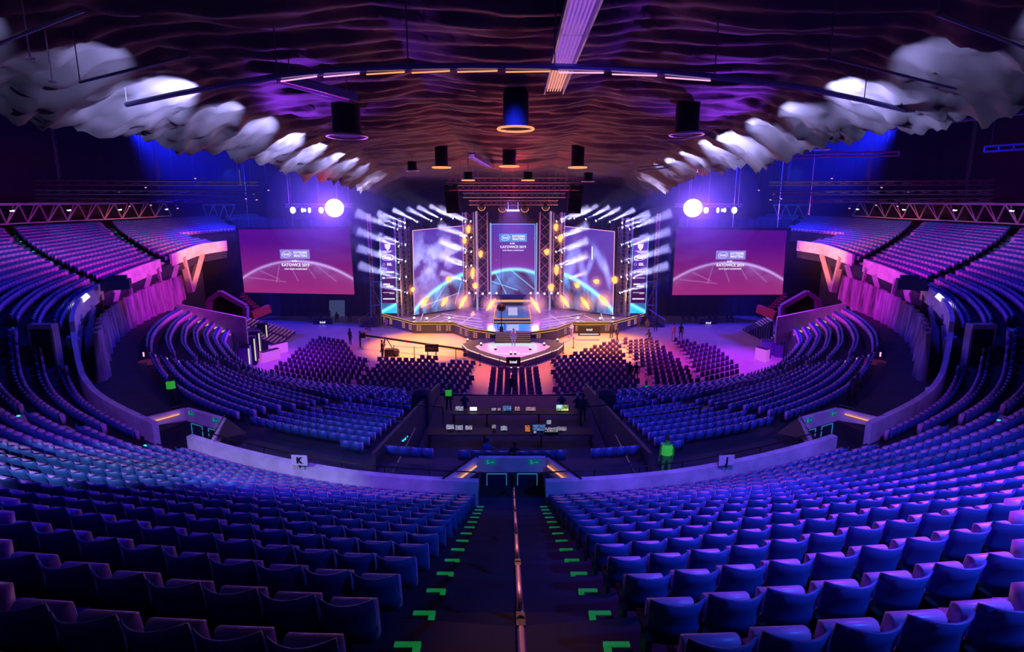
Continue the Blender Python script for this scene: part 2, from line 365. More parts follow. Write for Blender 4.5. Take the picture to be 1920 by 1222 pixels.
    # far separate blue lattice
    b = MB(); a_, c_ = (380, 440) if sd < 0 else (1450, 1520)
    pts = [atY(a_ + (c_ - a_) * i / 6, 412, 66) for i in range(7)]; up = [atY(a_ + (c_ - a_) * i / 6, 384, 66) for i in range(7)]
    for i in range(6):
        b.bar(up[i], up[i + 1], .12, .12); b.bar(pts[i] if i % 2 else up[i], up[i + 1] if i % 2 else pts[i + 1], .1, .1); b.bar(pts[i], pts[i + 1], .08, .08)
    solo(b, 'lattice_girder', M['concrete'], f'short blue lit lattice girder above the seats behind the {nm} screen', 'girder')
# ------------------------------------------------------------------ lower bowl
TRIN = [(0, 13.9), (20, 14.4), (38, 16.3), (50, 19.4), (61, 23.0), (71, 25.0), (80, 25.6)]
TZIN = [(0, -13.9), (38, -13.9), (50, -13.7), (61, -12.9), (71, -12.0), (80, -11.6)]
TZOUT = [(0, -10.2), (40, -10.1), (50, -9.7), (60, -9.3), (80, -9.3)]
def low(k, n, phi):
    t = (k + .5) / n; a = abs(phi); r0 = itp(TRIN, a); w = (29.4 - r0) / n
    return r0 + w * (k + .5), itp(TZIN, a) * (1 - t) + itp(TZOUT, a) * t + CZ, w
LOWZ = [(18, 0, 52.5), (7, 54.5, 78)]
for sd, nm in ((-1, 'left'), (1, 'right')):
    for n, p0, p1 in LOWZ:
        b = terrace('x', lambda p: range(n), lambda k, p: low(k, n, p)[1], lambda k, p: low(k, n, p)[0] - low(k, n, p)[2] / 2, lambda k, p: low(k, n, p)[0] + low(k, n, p)[2] / 2, sd * p0, sd * p1, '', drop=3)
        if p0 == 0:                                      # start at the side wall of the control area
            b = MB(); ng = 30; grid = []
            for i in range(ng + 1):
                prof = []
                for k in range(n):
                    for e in (-1, 1):
                        R_, z_, w_ = low(k, n, 0); ps = math.degrees(math.asin(min(.99, 5.32 / R_))); ph = ps + (p1 - ps) * i / ng; R_, z_, w_ = low(k, n, ph); prof.append(pol(R_ + e * w_ / 2, sd * ph, z_))
                grid.append([Vector((prof[0].x, prof[0].y, 0))] + prof)
            L = len(grid[0]); b.add([p for g in grid for p in g], [(i * L + j, i * L + j + 1, (i + 1) * L + j + 1, (i + 1) * L + j) for i in range(ng) for j in range(L - 1)])
        for p in (p0, p1):
            pass
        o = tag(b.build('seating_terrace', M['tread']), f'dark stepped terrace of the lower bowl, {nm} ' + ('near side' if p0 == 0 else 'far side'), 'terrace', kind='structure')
    # inner fascia wall and the walkway behind the lower bowl
    b = wallring(0, 0, 1, zpar, zpar) if 0 else MB(); n = 40; vs = []
    for i in range(n + 1):
        p = 80 * i / n; r = itp(TRIN, p) - .05
        for rr, zz in ((r, 0), (r, itp(TZIN, p) + CZ + .5), (r - .12, itp(TZIN, p) + CZ + .5), (r - .12, 0)): vs.append(pol(rr, sd * p, zz))
    b.add(vs, [(i * 4 + j, i * 4 + (j + 1) % 4, i * 4 + 4 + (j + 1) % 4, i * 4 + 4 + j) for i in range(n) for j in range(4)])
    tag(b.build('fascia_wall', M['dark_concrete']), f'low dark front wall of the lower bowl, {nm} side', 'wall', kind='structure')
    b = MB()
    for i in range(40):
        pa, pb = sd * 80 * i / 40, sd * 80 * (i + 1) / 40
        za, zb = itp(TZOUT, abs(pa)) + CZ, itp(TZOUT, abs(pb)) + CZ
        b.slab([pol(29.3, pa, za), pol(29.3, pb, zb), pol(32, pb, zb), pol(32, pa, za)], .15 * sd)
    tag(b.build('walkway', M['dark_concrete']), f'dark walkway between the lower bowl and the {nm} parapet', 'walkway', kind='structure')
    # end wall and stair of the lower bowl
    b = MB(); p = sd * 79
    b.slab([pol(24.2, p, 2.2), pol(29.6, p, 3.6), pol(29.6, p, CZ - 8.4), pol(24.2, p, CZ - 9.9)], .25)
    solo(b, 'end_wall', M['concrete'], f'blue lit slanting end wall of the lower bowl on the {nm}', 'wall')
# ------------------------------------------------------------------ seats
def shell_arrays(nx, thick=True):
    vs, fs = [], []; nz = 3 if nx > 3 else 1
    for side in ((0, .022) if thick else (0,)):
        for i in range(nx + 1):
            x = -.235 + .47 * i / nx; cy_ = .10 * (x / .235) ** 2
            for k in range(nz + 1):
                t = k / nz; z = .36 + (.80 - .36) * t; y = -.02 - .10 * t * t + cy_ * (.35 + .65 * t) + side
                vs.append((x * (1 - .03 * (1 - t)), y, z + .012 * (1 - (x / .235) ** 2) * t))
    S = (nx + 1) * (nz + 1); g = lambda i, k, s=0: s * S + i * (nz + 1) + k
    for i in range(nx):
        for k in range(nz):
            fs.append((g(i, k), g(i + 1, k), g(i + 1, k + 1), g(i, k + 1)))
            if thick: fs.append((g(i, k, 1), g(i, k + 1, 1), g(i + 1, k + 1, 1), g(i + 1, k, 1)))
        if thick:
            fs += [(g(i, nz), g(i + 1, nz), g(i + 1, nz, 1), g(i, nz, 1)), (g(i, 0), g(i, 0, 1), g(i + 1, 0, 1), g(i + 1, 0))]
    if thick:
        for k in range(nz):
            fs += [(g(0, k), g(0, k + 1), g(0, k + 1, 1), g(0, k, 1)), (g(nx, k), g(nx, k, 1), g(nx, k + 1, 1), g(nx, k + 1))]
    return vs, fs
def pan_arrays(n=10):
    # tipped-up cushion: rounded D section swept sideways
    sec = []
    for k in range(n):
        a = 2 * math.pi * k / n; sec.append((.055 * math.cos(a), (.055 * math.sin(a) + (.15 if math.sin(a) > 0 else -.15))))
    vs = []; xs = (-.205, -.195, .195, .205); sc = (.7, 1, 1, .7)
    for x, s_ in zip(xs, sc):
        for y, z in sec: vs.append((x, .175 + y * s_ - .02 * z / .2, .44 + z * (1 if s_ == 1 else .97)))
    fs = [(i * n + k, i * n + (k + 1) % n, (i + 1) * n + (k + 1) % n, (i + 1) * n + k) for i in range(3) for k in range(n)] + [tuple(range(n))[::-1], tuple(range(3 * n, 4 * n))]
    return vs, [f[::-1] for f in fs]
v_, f_ = shell_arrays(8); SEAT_BACK = MB().add(v_, f_)
v_, f_ = pan_arrays(); SEAT_PAN = MB().add(v_, f_)
SEAT_BRK = MB(); 
for x in (-.25,): SEAT_BRK.box((x, .0, .36), (.055, .14, .18)); SEAT_BRK.box((x, .05, .18), (.04, .06, .36)); SEAT_BRK.box((x, .12, .47), (.05, .22, .05)); SEAT_BRK.box((0, .08, .40), (.44, .05, .05))
def mk_seat():
    root = thing('stadium_seat', (0, 0, 0), '', 'seat', 'blue folding seats of the near upper tier')
    SEAT_BACK.build('backrest', M['seat_back'], root, smooth=True); SEAT_PAN.build('seat_pan', M['seat_pan'], root, smooth=True)
    SEAT_BRK.build('bracket', M['black'], root); return root
seats = []
for sd in (-1, 1):
    for k, R in enumerate(UP_ROWS):
        edges = []
        for a in AISLES:
            c = aisle_phi(a, R); h = math.degrees(a[2] / R); edges.append((c - h, c + h))
        p = edges[0][1]; nxt = 1; idx = 0; blk = 0
        dphi = math.degrees(.5 / R)
        while p + dphi < PMAX:
            if nxt < len(edges) and p + dphi > edges[nxt][0]: p = edges[nxt][1]; nxt += 1; blk += 1; idx = 0; continue
            c = p + dphi / 2; idx += 1; p += dphi
            if k < 2 and 22.3 < c < 27: continue
            if c > 100.5 and k < 7: continue
            if c > 123: continue
            if 46 < c < 49 and k < 1: continue
            P = pol(R, sd * c, up_z(k, sd * c)); px, py, zc = proj(P.x, P.y, P.z + .7)
            if zc < -2.5: continue
            seats.append((P, math.radians(sd * c), zc, -60 < px < 1980 and 0 < py < 1262, sd, k, idx, blk, px, py))
vis = sorted([s for s in seats if s[3] and s[2] > 0 and -25 < s[8] < 1945 and s[9] < 1235], key=lambda s: s[2])
near = vis[:300]; nearset = {id(s) for s in near}
proto = None
for s in near:
    P, rz, zc, _, sd, k, idx, blk, px, py = s
    side = 'left' if sd < 0 else 'right'
    where = f'{side} of the central stairs' if blk == 0 else f'beyond the {side} side stairs'
    lab = f'{ordn(idx)} blue folding seat {where}, in {ordn(k + 1)} row from the parapet'
    if proto is None: proto = mk_seat(); proto.location = P; proto.rotation_euler.z = rz; proto['label'] = lab
    else: dup(proto, P, rz, lab)
def stuff_mesh(places, parts, mats, name):
    """many copies of a template in one mesh; parts = [(verts, faces, material index)]"""
    tv = np.array([v for p in parts for v in p[0]], float); tf = []; tm = []; off = 0
    for vs, fs, mi in parts:
        for f in fs: tf.append([i + off for i in f]); tm.append(mi)
        off += len(vs)
    N = len(places); rz = np.array([p[1] for p in places]); P = np.array([tuple(p[0]) for p in places])
    c, s = np.cos(rz)[:, None], np.sin(rz)[:, None]
    V = np.stack([tv[:, 0] * c - tv[:, 1] * s, tv[:, 0] * s + tv[:, 1] * c, np.broadcast_to(tv[:, 2], (N, len(tv)))], -1) + P[:, None, :]
    me = bpy.data.meshes.new(name); lens = [len(f) for f in tf]; flat = np.concatenate([np.array(f) for f in tf]); nl = len(flat)
    me.vertices.add(N * len(tv)); me.vertices.foreach_set('co', V.reshape(-1).astype('f'))
    me.loops.add(nl * N); me.polygons.add(len(tf) * N)
    me.loops.foreach_set('vertex_index', (flat[None] + (np.arange(N) * len(tv))[:, None]).reshape(-1).astype('i'))
    st = np.concatenate([[0], np.cumsum(lens)[:-1]]); me.polygons.foreach_set('loop_start', (st[None] + (np.arange(N) * nl)[:, None]).reshape(-1).astype('i'))
    me.polygons.foreach_set('material_index', np.tile(np.array(tm, 'i'), N))
    for m_ in mats: me.materials.append(m_)
    me.update(calc_edges=True); me.validate(); return link(name, me)
lowseats = []
for sd in (-1, 1):
    for n, p0, p1 in LOWZ:
        for k in range(n):
            p = 0.3 if p0 == 0 else p0 + .4
            while p < p1 - .4:
                R, z, w = low(k, n, p); d = math.degrees(.5 / R); c = p + d / 2; p += d
                P = pol(R, sd * c, z)
                if n == 18:
                    if abs(P.x) < 5.1 and k < 17: continue
                    if 5.1 <= abs(P.x) < 6.2 and c < 24: continue
                    if abs(c - 27 - 1.2 * 0) < math.degrees(.5 / R): continue
                    if k in (8,): continue
                    if k == 17 and c > 14: continue
                if k == 17 and abs(abs(P.x) - 2.6) < .3: continue
                lowseats.append((P, math.radians(sd * c)))
v1, f1 = shell_arrays(3, thick=False); f1 = f1
bx = MB().box((0, .175, .47), (.41, .10, .38)); 
rest = [(s[0], s[1]) for s in seats if id(s) not in nearset] + lowseats
v2, f2 = shell_arrays(2, thick=True)
o = stuff_mesh(rest, [(v2, f2, 0), (bx.v, bx.f, 1)], [M['seat_back'], M['seat_pan']], 'stadium_seat')
tag(o, 'blue folding seats filling the far rows of both tiers', 'seat', kind='stuff')
print('seats', len(seats), 'vis', len(vis), 'rest', len(rest))

# ------------------------------------------------------------------ pictures shown by displays
def vnoise(x, y, seed=0):
    xi, yi = np.floor(x).astype(int), np.floor(y).astype(int); fx, fy = x - xi, y - yi
    fx, fy = fx * fx * (3 - 2 * fx), fy * fy * (3 - 2 * fy)
    def h(a, b): 
        n = np.sin(a * 127.1 + b * 311.7 + seed * 74.7) * 43758.5453; return n - np.floor(n)
    return (h(xi, yi) * (1 - fx) + h(xi + 1, yi) * fx) * (1 - fy) + (h(xi, yi + 1) * (1 - fx) + h(xi + 1, yi + 1) * fx) * fy
def fbm(x, y, seed=0, o=4):
    s = 0; a = .5
    for k in range(o): s = s + a * vnoise(x * 2 ** k, y * 2 ** k, seed + k); a *= .5
    return s
def mixc(a, b, t): return np.array(a)[None] * (1 - t[:, None]) + np.array(b)[None] * t[:, None]
def linep(x, y, a, b, w):
    d = np.array(b) - np.array(a); L = np.hypot(*d); d = d / L
    t = np.clip((x - a[0]) * d[0] + (y - a[1]) * d[1], 0, L); return np.exp(-(((x - a[0] - d[0] * t) ** 2 + (y - a[1] - d[1] * t) ** 2) / w ** 2))
def circ3(p, q, r):
    ax, ay = p; bx, by = q; cx_, cy_ = r; d = 2 * (ax * (by - cy_) + bx * (cy_ - ay) + cx_ * (ay - by))
    ux = ((ax**2 + ay**2) * (by - cy_) + (bx**2 + by**2) * (cy_ - ay) + (cx_**2 + cy_**2) * (ay - by)) / d
    uy = ((ax**2 + ay**2) * (cx_ - bx) + (bx**2 + by**2) * (ax - cx_) + (cx_**2 + cy_**2) * (bx - ax)) / d
    return ux, uy, math.hypot(ax - ux, ay - uy)
def pic_screen(u, v):
    x, y = u * 1.77, v
    c = mixc((.50, .035, .26), (.12, .0, .26), np.clip(v * 1.25, 0, 1))
    ux, uy, R = circ3((.0, .235), (1.0, .50), (1.77, .235)); d = np.hypot(x - ux, y - uy) - R
    k = .35 + .65 * np.clip(1 - np.abs(x - 1.25) / .55, 0, 1)
    c += mixc((0, 0, 0), (.55, .5, 1.0), np.clip(np.exp(-(d / .018) ** 2) * (.5 + k), 0, 1))
    ins = (d < 0); c += (ins * np.exp(d / .09) * k * .8 * fbm(x * 9, y * 22, 3))[:, None] * np.array((.6, .5, 1.1))
    for a, b in (((.62, .44), (.55, .17)), ((.78, .47), (.9, .2)), ((1.02, .49), (1.18, .24)), ((1.2, .45), (1.5, .2)), ((.3, .35), (.6, .22)), ((.1, .24), (.7, .18))):
        c += (ins * linep(x, y, a, b, .006) * .35)[:, None] * np.array((.8, .5, .9))
    return c
def earth(x, y, cx0, cy0, R, seed=0):
    d = np.hypot(x - cx0, y - cy0) - R; ins = d < 0
    c = (np.exp(-(d / .035) ** 2))[:, None] * np.array((.15, .75, 1.0)) + (np.where(d > 0, np.exp(-d / .10), 0) * .5)[:, None] * np.array((.12, .1, .7))
    n = fbm(x * 3 + y * 2, y * 16 - d * 20, seed); c += (ins * np.exp(d / .45) * np.clip(n * 2.2 - .65, 0, 1))[:, None] * np.array((.08, .38, .95))
    return c, ins
def pic_centre(u, v):
    x, y = u, v * 1.55
    c = mixc((.16, .01, .12), (.05, .03, .30), np.clip((v - .3) * 1.5, 0, 1))
    e, ins = earth(x, y, .52, -1.0, 1.56, 2); c = np.where(ins[:, None], c * .35, c) + e
    for a, b in (((.08, .52), (.34, .02)), ((.45, .55), (.98, .12)), ((.0, .3), (.6, .1))): c += (linep(x, y, a, b, .009) * .8)[:, None] * np.array((.2, .6, 1))
    st = (vnoise(u * 70, v * 105, 9) > .985) * (v > .42); c += st[:, None] * .8
    return c
def pic_side(u, v, flip=1):
    w = u if flip > 0 else 1 - u                         # w = 0 at the outer edge
    x, y = w, v * 1.55
    c = mixc((.10, .01, .12), (.08, .03, .35), np.clip(v * 1.2, 0, 1))
    cx0, cy0, R = circ3((-.05, .03), (.5, .46), (1.05, .66)); e, ins = earth(x, y, cx0, cy0, R, 5 if flip > 0 else 8)
    c = np.where(ins[:, None], c * .4, c) + e * (1 if flip > 0 else 1.25)
    if flip > 0:
        n = fbm(x * 3.2 + 1, y * 2.6, 21, 5); k = np.clip((n - .43) * 6, 0, 1) * np.exp(-(((x - .28 - .15 * (y - 1)) / .34) ** 2 + ((y - .95) / .42) ** 2))
        c += k[:, None] * np.array((.40, .42, 1.0)) * 1.2
        k = np.clip((fbm(x * 6, y * 6, 33, 4) - .45) * 6, 0, 1) * np.exp(-(((x - .75) / .22) ** 2 + ((y - 1.05) / .25) ** 2)); c += k[:, None] * np.array((.35, .32, .9))
        for a, b in (((.95, .5), (.82, .1)), ((.6, .45), (.35, .1)), ((.2, .15), (.9, .3))): c += (linep(x, y, a, b, .008) * .7)[:, None] * np.array((.3, .5, 1))
    else:
        for qx, qy, sx, sy, rot in ((.25, .98, .07, .30, .5), (.45, .92, .05, .25, -.35), (.62, .82, .07, .34, .25), (.85, .9, .12, .34, -.25), (.12, .75, .05, .28, .2)):
            dx, dy = x - qx, y - qy; rx, ry = dx * math.cos(rot) - dy * math.sin(rot), dx * math.sin(rot) + dy * math.cos(rot)
            k = np.exp(-((rx / sx) ** 2 + (ry / sy) ** 2) ** 1.5) * (.5 + .9 * fbm(x * 7, y * 7, 40)); c += (k * .75)[:, None] * np.array((.25, .30, .85))
        c += (linep(x, y, (.42, 1.22), (.42, 1.0), .012))[:, None] * np.array((.7, .8, 1))
    return c
def display(name, cor, nx, ny, fn, parent, thick=.12, m='led'):
    """cor: top left, top right, bottom right, bottom left in metres"""
    TL, TR, BR, BL = [Vector(c) for c in cor]; vs = []; uv = []
    for j in range(ny + 1):
        for i in range(nx + 1):
            u, v = i / nx, j / ny; vs.append((BL * (1 - u) + BR * u) * (1 - v) + (TL * (1 - u) + TR * u) * v); uv.append((u, v))
    fs = [(j * (nx + 1) + i, j * (nx + 1) + i + 1, (j + 1) * (nx + 1) + i + 1, (j + 1) * (nx + 1) + i) for j in range(ny) for i in range(nx)]
    me = bpy.data.meshes.new(name); me.from_pydata([tuple(p) for p in vs], [], fs); me.materials.append(M[m])
    uv = np.array(uv); c = np.clip(fn(uv[:, 0], uv[:, 1]), 0, 4); ca = me.color_attributes.new('Col', 'FLOAT_COLOR', 'POINT')
    ca.data.foreach_set('color', np.concatenate([c, np.ones((len(c), 1))], 1).astype('f').ravel()); me.update()
    return link(name, me, parent)
class Frame:                                             # a flat panel's own axes
    def __init__(s, o, r, u):
        s.o = Vector(o); s.r = Vector(r).normalized(); s.n = s.r.cross(Vector(u)).normalized(); s.u = s.n.cross(s.r).normalized()
    def p(s, x, y, d=0): return s.o + s.r * x + s.u * y - s.n * (-d)
def text(s, size, m, parent, fr, x, y, d=.03, name='lettering', bold=.0, sx=1.0, extr=.01):
    cu = bpy.data.curves.new('t', 'FONT'); cu.body = s; cu.size = size; cu.align_x = 'CENTER'; cu.align_y = 'CENTER'; cu.extrude = extr; cu.offset = bold; cu.resolution_u = 2
    to = bpy.data.objects.new('t', cu); COL.objects.link(to); dg = bpy.context.evaluated_depsgraph_get(); me = bpy.data.meshes.new_from_object(to.evaluated_get(dg)); bpy.data.objects.remove(to); bpy.data.curves.remove(cu)
    n = len(me.vertices); a = np.empty(n * 3, 'f'); me.vertices.foreach_get('co', a); a = a.reshape(-1, 3)
    O = np.array(fr.p(x, y, d)); w = a[:, :1] * sx * np.array(fr.r) + a[:, 1:2] * np.array(fr.u) + a[:, 2:] * np.array(fr.n) + O
    me.vertices.foreach_set('co', w.astype('f').ravel()); me.materials.clear(); me.materials.append(m); me.update(); me.name = name
    return link(name, me, parent)
def plate(fr, x, y, w, h, d, m, parent, name, th=.03):
    b = MB(); b.slab([fr.p(x - w / 2, y - h / 2, d), fr.p(x + w / 2, y - h / 2, d), fr.p(x + w / 2, y + h / 2, d), fr.p(x - w / 2, y + h / 2, d)], th); return b.build(name, m, parent)
def oval(fr, x, y, a, bb, r, d, m, parent, name='logo_ring', tilt=.15, gap=False):
    b = MB(); MM = Matrix((fr.r, fr.u, fr.n)).transposed() @ Matrix.Rotation(tilt, 3, 'Z'); b.ring(fr.p(x, y, d), 1, r, 36, 4, M=MM, sx=a, sy=bb, a0=.35 if gap else 0, a1=5.9 if gap else 2 * math.pi)
    # keep the band thin although the ring is stretched
    return b.build(name, m, parent)
M['logo_blue'] = glow('logo_blue', (.05, .30, .75), 1.0); M['logo_violet'] = glow('logo_violet', (.28, .22, .72), 1.0)
M['edge_cyan'] = glow('edge_cyan', (.25, .6, 1), 1.0)
def event_logo(fr, x, y, w, plate_m, white, parent):
    """blue plate with an oval mark and two words, city and year under it"""
    h = w * .29
    plate(fr, x, y, w, h, .03, plate_m, parent, 'logo_plate')
    oval(fr, x - w * .27, y, w * .155, h * .33, .06, .07, white, parent)
    text('intel', h * .42, white, parent, fr, x - w * .27, y, .08, bold=.01)
    text('EXTREME', h * .36, white, parent, fr, x + w * .20, y + h * .17, .08, bold=.012, sx=1.05); text('MASTERS', h * .36, white, parent, fr, x + w * .20, y - h * .17, .08, bold=.012, sx=1.05)
    b = MB(); b.ring(fr.p(x - w * .085, y - h * .72, .06), .09 * w / 4, .035 * w / 4, 16, 4, M=Matrix((fr.r, fr.u, fr.n)).transposed()); b.build('logo_ring', white, parent)
    text('ESL', h * .26, white, parent, fr, x + w * .02, y - h * .72, .06, bold=.01)
    text('KATOWICE 2019', h * .44, white, parent, fr, x, y - h * 1.15, .06, bold=.014, sx=.98)
    text('CS:GO MAJOR CHAMPIONSHIP', h * .19, white, parent, fr, x, y - h * 1.58, .06, bold=.006, sx=1.02)
# ------------------------------------------------------------------ two big side screens
for sd, nm, px in ((-1, 'left', ((447, 430), (655, 427), (665, 552), (458, 548))), (1, 'right', ((1268, 430), (1475, 432), (1467, 552), (1260, 553)))):
    Y = (58.8, 56.2) if sd < 0 else (56.8, 57.6)
    TL, TR, BR, BL = atY(*px[0], Y[0]), atY(*px[1], Y[1]), atY(*px[2], Y[1]), atY(*px[3], Y[0])
    root = thing('projection_screen', (BL + BR) / 2, f'huge {nm} hanging screen showing a magenta planet picture and event logo', 'screen')
    o = root.location; loc = [c - o for c in (TL, TR, BR, BL)]
    display('picture', loc, 200, 112, pic_screen, root, m='led_dim')
    fr = Frame((loc[2] + loc[3]) / 2, loc[2] - loc[3], loc[0] - loc[3]); w = (loc[2] - loc[3]).length; h = (loc[0] - loc[3]).length
    b = MB(); g = .28
    for x, y, ww, hh in ((0, -g / 2, w + 2 * g, g), (0, h + g / 2, w + 2 * g, g), (-w / 2 - g / 2, h / 2, g, h), (w / 2 + g / 2, h / 2, g, h)):
        b.slab([fr.p(x - ww / 2, y - hh / 2, .04), fr.p(x + ww / 2, y - hh / 2, .04), fr.p(x + ww / 2, y + hh / 2, .04), fr.p(x - ww / 2, y + hh / 2, .04)], .2)
    b.build('frame', M['blackmetal'], root)
    b = MB(); b.slab([fr.p(-w / 2, 0, -.06), fr.p(w / 2, 0, -.06), fr.p(w / 2, h, -.06), fr.p(-w / 2, h, -.06)], .1); b.build('backing', M['blackcloth'], root)
    event_logo(fr, .0, h * .615, w * .265, M['logo_violet'], M['logo_white'], root)
    b = MB()
    for s2 in (-.4, 0, .4): b.tube(fr.p(w * s2, h + .2, -.1), fr.p(w * s2, h + .2, -.1) + Vector((0, 0, CZ + 12 - (o.z + h))), .03, 5)
    b.build('hanging_cable', M['steel'], root)
# ------------------------------------------------------------------ stage
DZ, LZ = 1.3, .65                                         # deck height, front platform height
def dz(px, py, z=DZ): return atZ(px, py, z)
L_ = [(716, 588), (776, 604), (850, 604), (880, 615), (927, 622)]
Lp = [dz(*p) for p in L_]; Rp = [Vector((-p.x + .25, p.y, p.z)) for p in Lp][::-1]
sb = [dz(927, 617), dz(999, 617)]
yb = 61.5
outline = [Vector((Lp[0].x - .3, yb, DZ))] + Lp + Rp + [Vector((Rp[-1].x + .3, yb, DZ))]
stage = thing('stage', (0, 55, 0), 'wide angular black stage with gold edged deck and lit panelled front', 'stage')
so = stage.location
M['deck'] = mat('deck', (.30, .26, .34), .18, noise=.7, nscale=.5, stretch=(.4, 2.2, 1), spec=.8)
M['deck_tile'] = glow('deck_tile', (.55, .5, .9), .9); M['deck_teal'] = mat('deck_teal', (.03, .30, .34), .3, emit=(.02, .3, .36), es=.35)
M['gold_edge'] = glow('gold_edge', (1, .50, .16), .75); M['stage_side'] = mat('stage_side', (.03, .03, .08), .5)
M['pink_panel'] = glow('pink_panel', (.95, .35, .35), .45)
b = MB(); b.prism([(p.x - so.x, p.y - so.y) for p in outline][::-1], 0, DZ); b.f = [f for f in b.f]; b.build('deck', M['deck'], stage)
b = MB()
fr_ = Lp + Rp
for p, q in zip(fr_[:-1], fr_[1:]):
    if abs((p.x + q.x) / 2) < .5: continue
    for z in (DZ + .03, DZ - .22): b.bar(Vector((p.x, p.y - .04, z)) - so, Vector((q.x, q.y - .04, z)) - so, .07, .06)
b.build('gold_trim', M['gold_edge'], stage)
b = MB()
for p, q in zip(fr_[:-1], fr_[1:]):
    if abs((p.x + q.x) / 2) < .5: continue
    d = (q - p); n = Vector((d.y, -d.x, 0)).normalized(); b.slab([p + n * .03 - so - Vector((0, 0, DZ)), q + n * .03 - so - Vector((0, 0, DZ)), q + n * .03 - so, p + n * .03 - so], .02)
b.build('skirt', M['stage_side'], stage)
pn = 0
for pa in (Lp, Rp):
    for p, q in zip(pa[:-1], pa[1:]):
        d = q - p; L = d.length
        if L < 1.5: continue
        n = Vector((d.y, -d.x, 0)).normalized(); k = max(2, int(L / 1.1))
        for i in range(k):
            if (i + pn) % 3 == 2: continue
            c = p + d * ((i + .5) / k) + n * .07 - so; w = d.normalized() * .26; bb = MB()
            z0 = -DZ + .30; z1 = -DZ + .98
            for a_, e_ in ((-1, -.15), (.15, 1)):
                for zz in range(3):
                    za, zb = z0 + (z1 - z0) * (zz + .1) / 3, z0 + (z1 - z0) * (zz + .85) / 3
                    bb.slab([c + w * a_ + Vector((0, 0, za)), c + w * e_ + Vector((0, 0, za)), c + w * e_ + Vector((0, 0, zb)), c + w * a_ + Vector((0, 0, zb))], .02)
            bb.build('light_panel', M['pink_panel'], stage)
        pn += 1
# deck markings: bright strips on the two wings
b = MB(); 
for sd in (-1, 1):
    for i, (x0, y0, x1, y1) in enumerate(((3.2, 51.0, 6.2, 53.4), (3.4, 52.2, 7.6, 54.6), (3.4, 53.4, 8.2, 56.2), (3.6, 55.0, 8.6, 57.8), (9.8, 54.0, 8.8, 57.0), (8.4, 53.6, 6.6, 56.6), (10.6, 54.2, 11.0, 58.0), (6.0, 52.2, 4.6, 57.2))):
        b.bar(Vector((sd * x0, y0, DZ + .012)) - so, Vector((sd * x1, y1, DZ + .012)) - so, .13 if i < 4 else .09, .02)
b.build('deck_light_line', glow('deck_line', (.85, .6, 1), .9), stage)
# raised centre runway and its teal floor
b = MB(); x0 = 2.15
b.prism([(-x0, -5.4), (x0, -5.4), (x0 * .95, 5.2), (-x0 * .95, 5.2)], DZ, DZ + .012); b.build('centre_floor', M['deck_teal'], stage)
b = MB(); b.prism([(-2.05, -2.2), (2.1, -2.2), (2.1, 5.2), (-2.05, 5.2)], DZ, DZ + .55); b.build('runway', M['stage_side'], stage)
b = MB()
for z in (DZ + .57, DZ + .2):
    for a_, c_ in (((-2.07, 5.0), (-2.07, -2.25)), ((-2.07, -2.25), (2.12, -2.25)), ((2.12, -2.25), (2.12, 5.0))): b.bar((*a_, z), (*c_, z), .12, .08)
b.bar((-2.4, 5.6, DZ + 1.05), (2.4, 5.6, DZ + 1.05), .12, .3); b.build('runway_trim', M['gold_edge'], stage)
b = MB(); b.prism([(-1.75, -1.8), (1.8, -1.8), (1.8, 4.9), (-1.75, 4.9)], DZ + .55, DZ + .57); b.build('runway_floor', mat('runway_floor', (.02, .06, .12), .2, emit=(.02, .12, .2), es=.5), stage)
b = MB(); b.box((.1, 1.6, DZ + .6), (1.1, 4.2, .04)); b.box((.1, -4.0, DZ + .03), (1.3, 2.4, .04)); b.build('light_tile', M['deck_tile'], stage)
# front stairs
b = MB(); g = MB(); y0 = min(sb[0].y, Lp[-1].y) + .1; nst = 6
for i in range(nst):
    z = DZ - (DZ - LZ) * i / nst; ya = Lp[-1].y - so.y - .36 * i
    b.box((.1, ya - .18, z / 2 - .02), (3.7, .36, z - .04)); g.bar((-1.72, ya - .35, z - .05), (1.92, ya - .35, z - .03), .03, .028)
b.build('step', M['stage_side'], stage); g.build('step_edge_light', M['gold_edge'], stage)
# front platform (arrow shaped)
FT = [(866, 645), (884, 638), (910, 634), (1012, 634), (1040, 638), (1058, 645), (1046, 655), (1010, 668), (966, 681), (958, 681), (912, 668), (876, 655)]
fp = thing('front_platform', (0, 43, 0), 'arrow shaped low platform in front of the stage stairs with lit edges', 'platform'); fo = fp.location
P = [atZ(a, c, LZ) - fo for a, c in FT]
b = MB(); b.prism([(p.x, p.y) for p in P][::-1], 0, LZ); b.build('platform_deck', M['stage_side'], fp)
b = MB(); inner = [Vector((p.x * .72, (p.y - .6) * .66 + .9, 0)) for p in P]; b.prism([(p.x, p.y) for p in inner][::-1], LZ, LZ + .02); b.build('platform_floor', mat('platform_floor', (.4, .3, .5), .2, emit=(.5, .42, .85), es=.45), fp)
b = MB(); b.box((.1, P[0].y - .3, LZ + .03), (4.6, .9, .02)); b.build('white_strip', glow('strip', (.75, .85, 1), .9), fp)
b = MB(); Q = P[6:] + P[:1]; Q = [P[5]] + P[6:] + [P[0]]
for p, q in zip(Q[:-1], Q[1:]): b.bar(p + Vector((0, -.05, .02)), q + Vector((0, -.05, .02)), .09, .07); b.bar(p * .86 + Vector((0, .5, .05)), q * .86 + Vector((0, .5, .05)), .1, .07)
b.build('edge_light', glow('edge_warm', (1, .62, .62), 1.1), fp)
fr = Frame(Vector((.1, inner[8].y + 1.5, LZ + .04)), (1, 0, 0), (0, 1, 0)); text('KATOWICE 2019', .42, M['logo_white'], fp, fr, 0, 0, .0, sx=1.1, bold=.01)
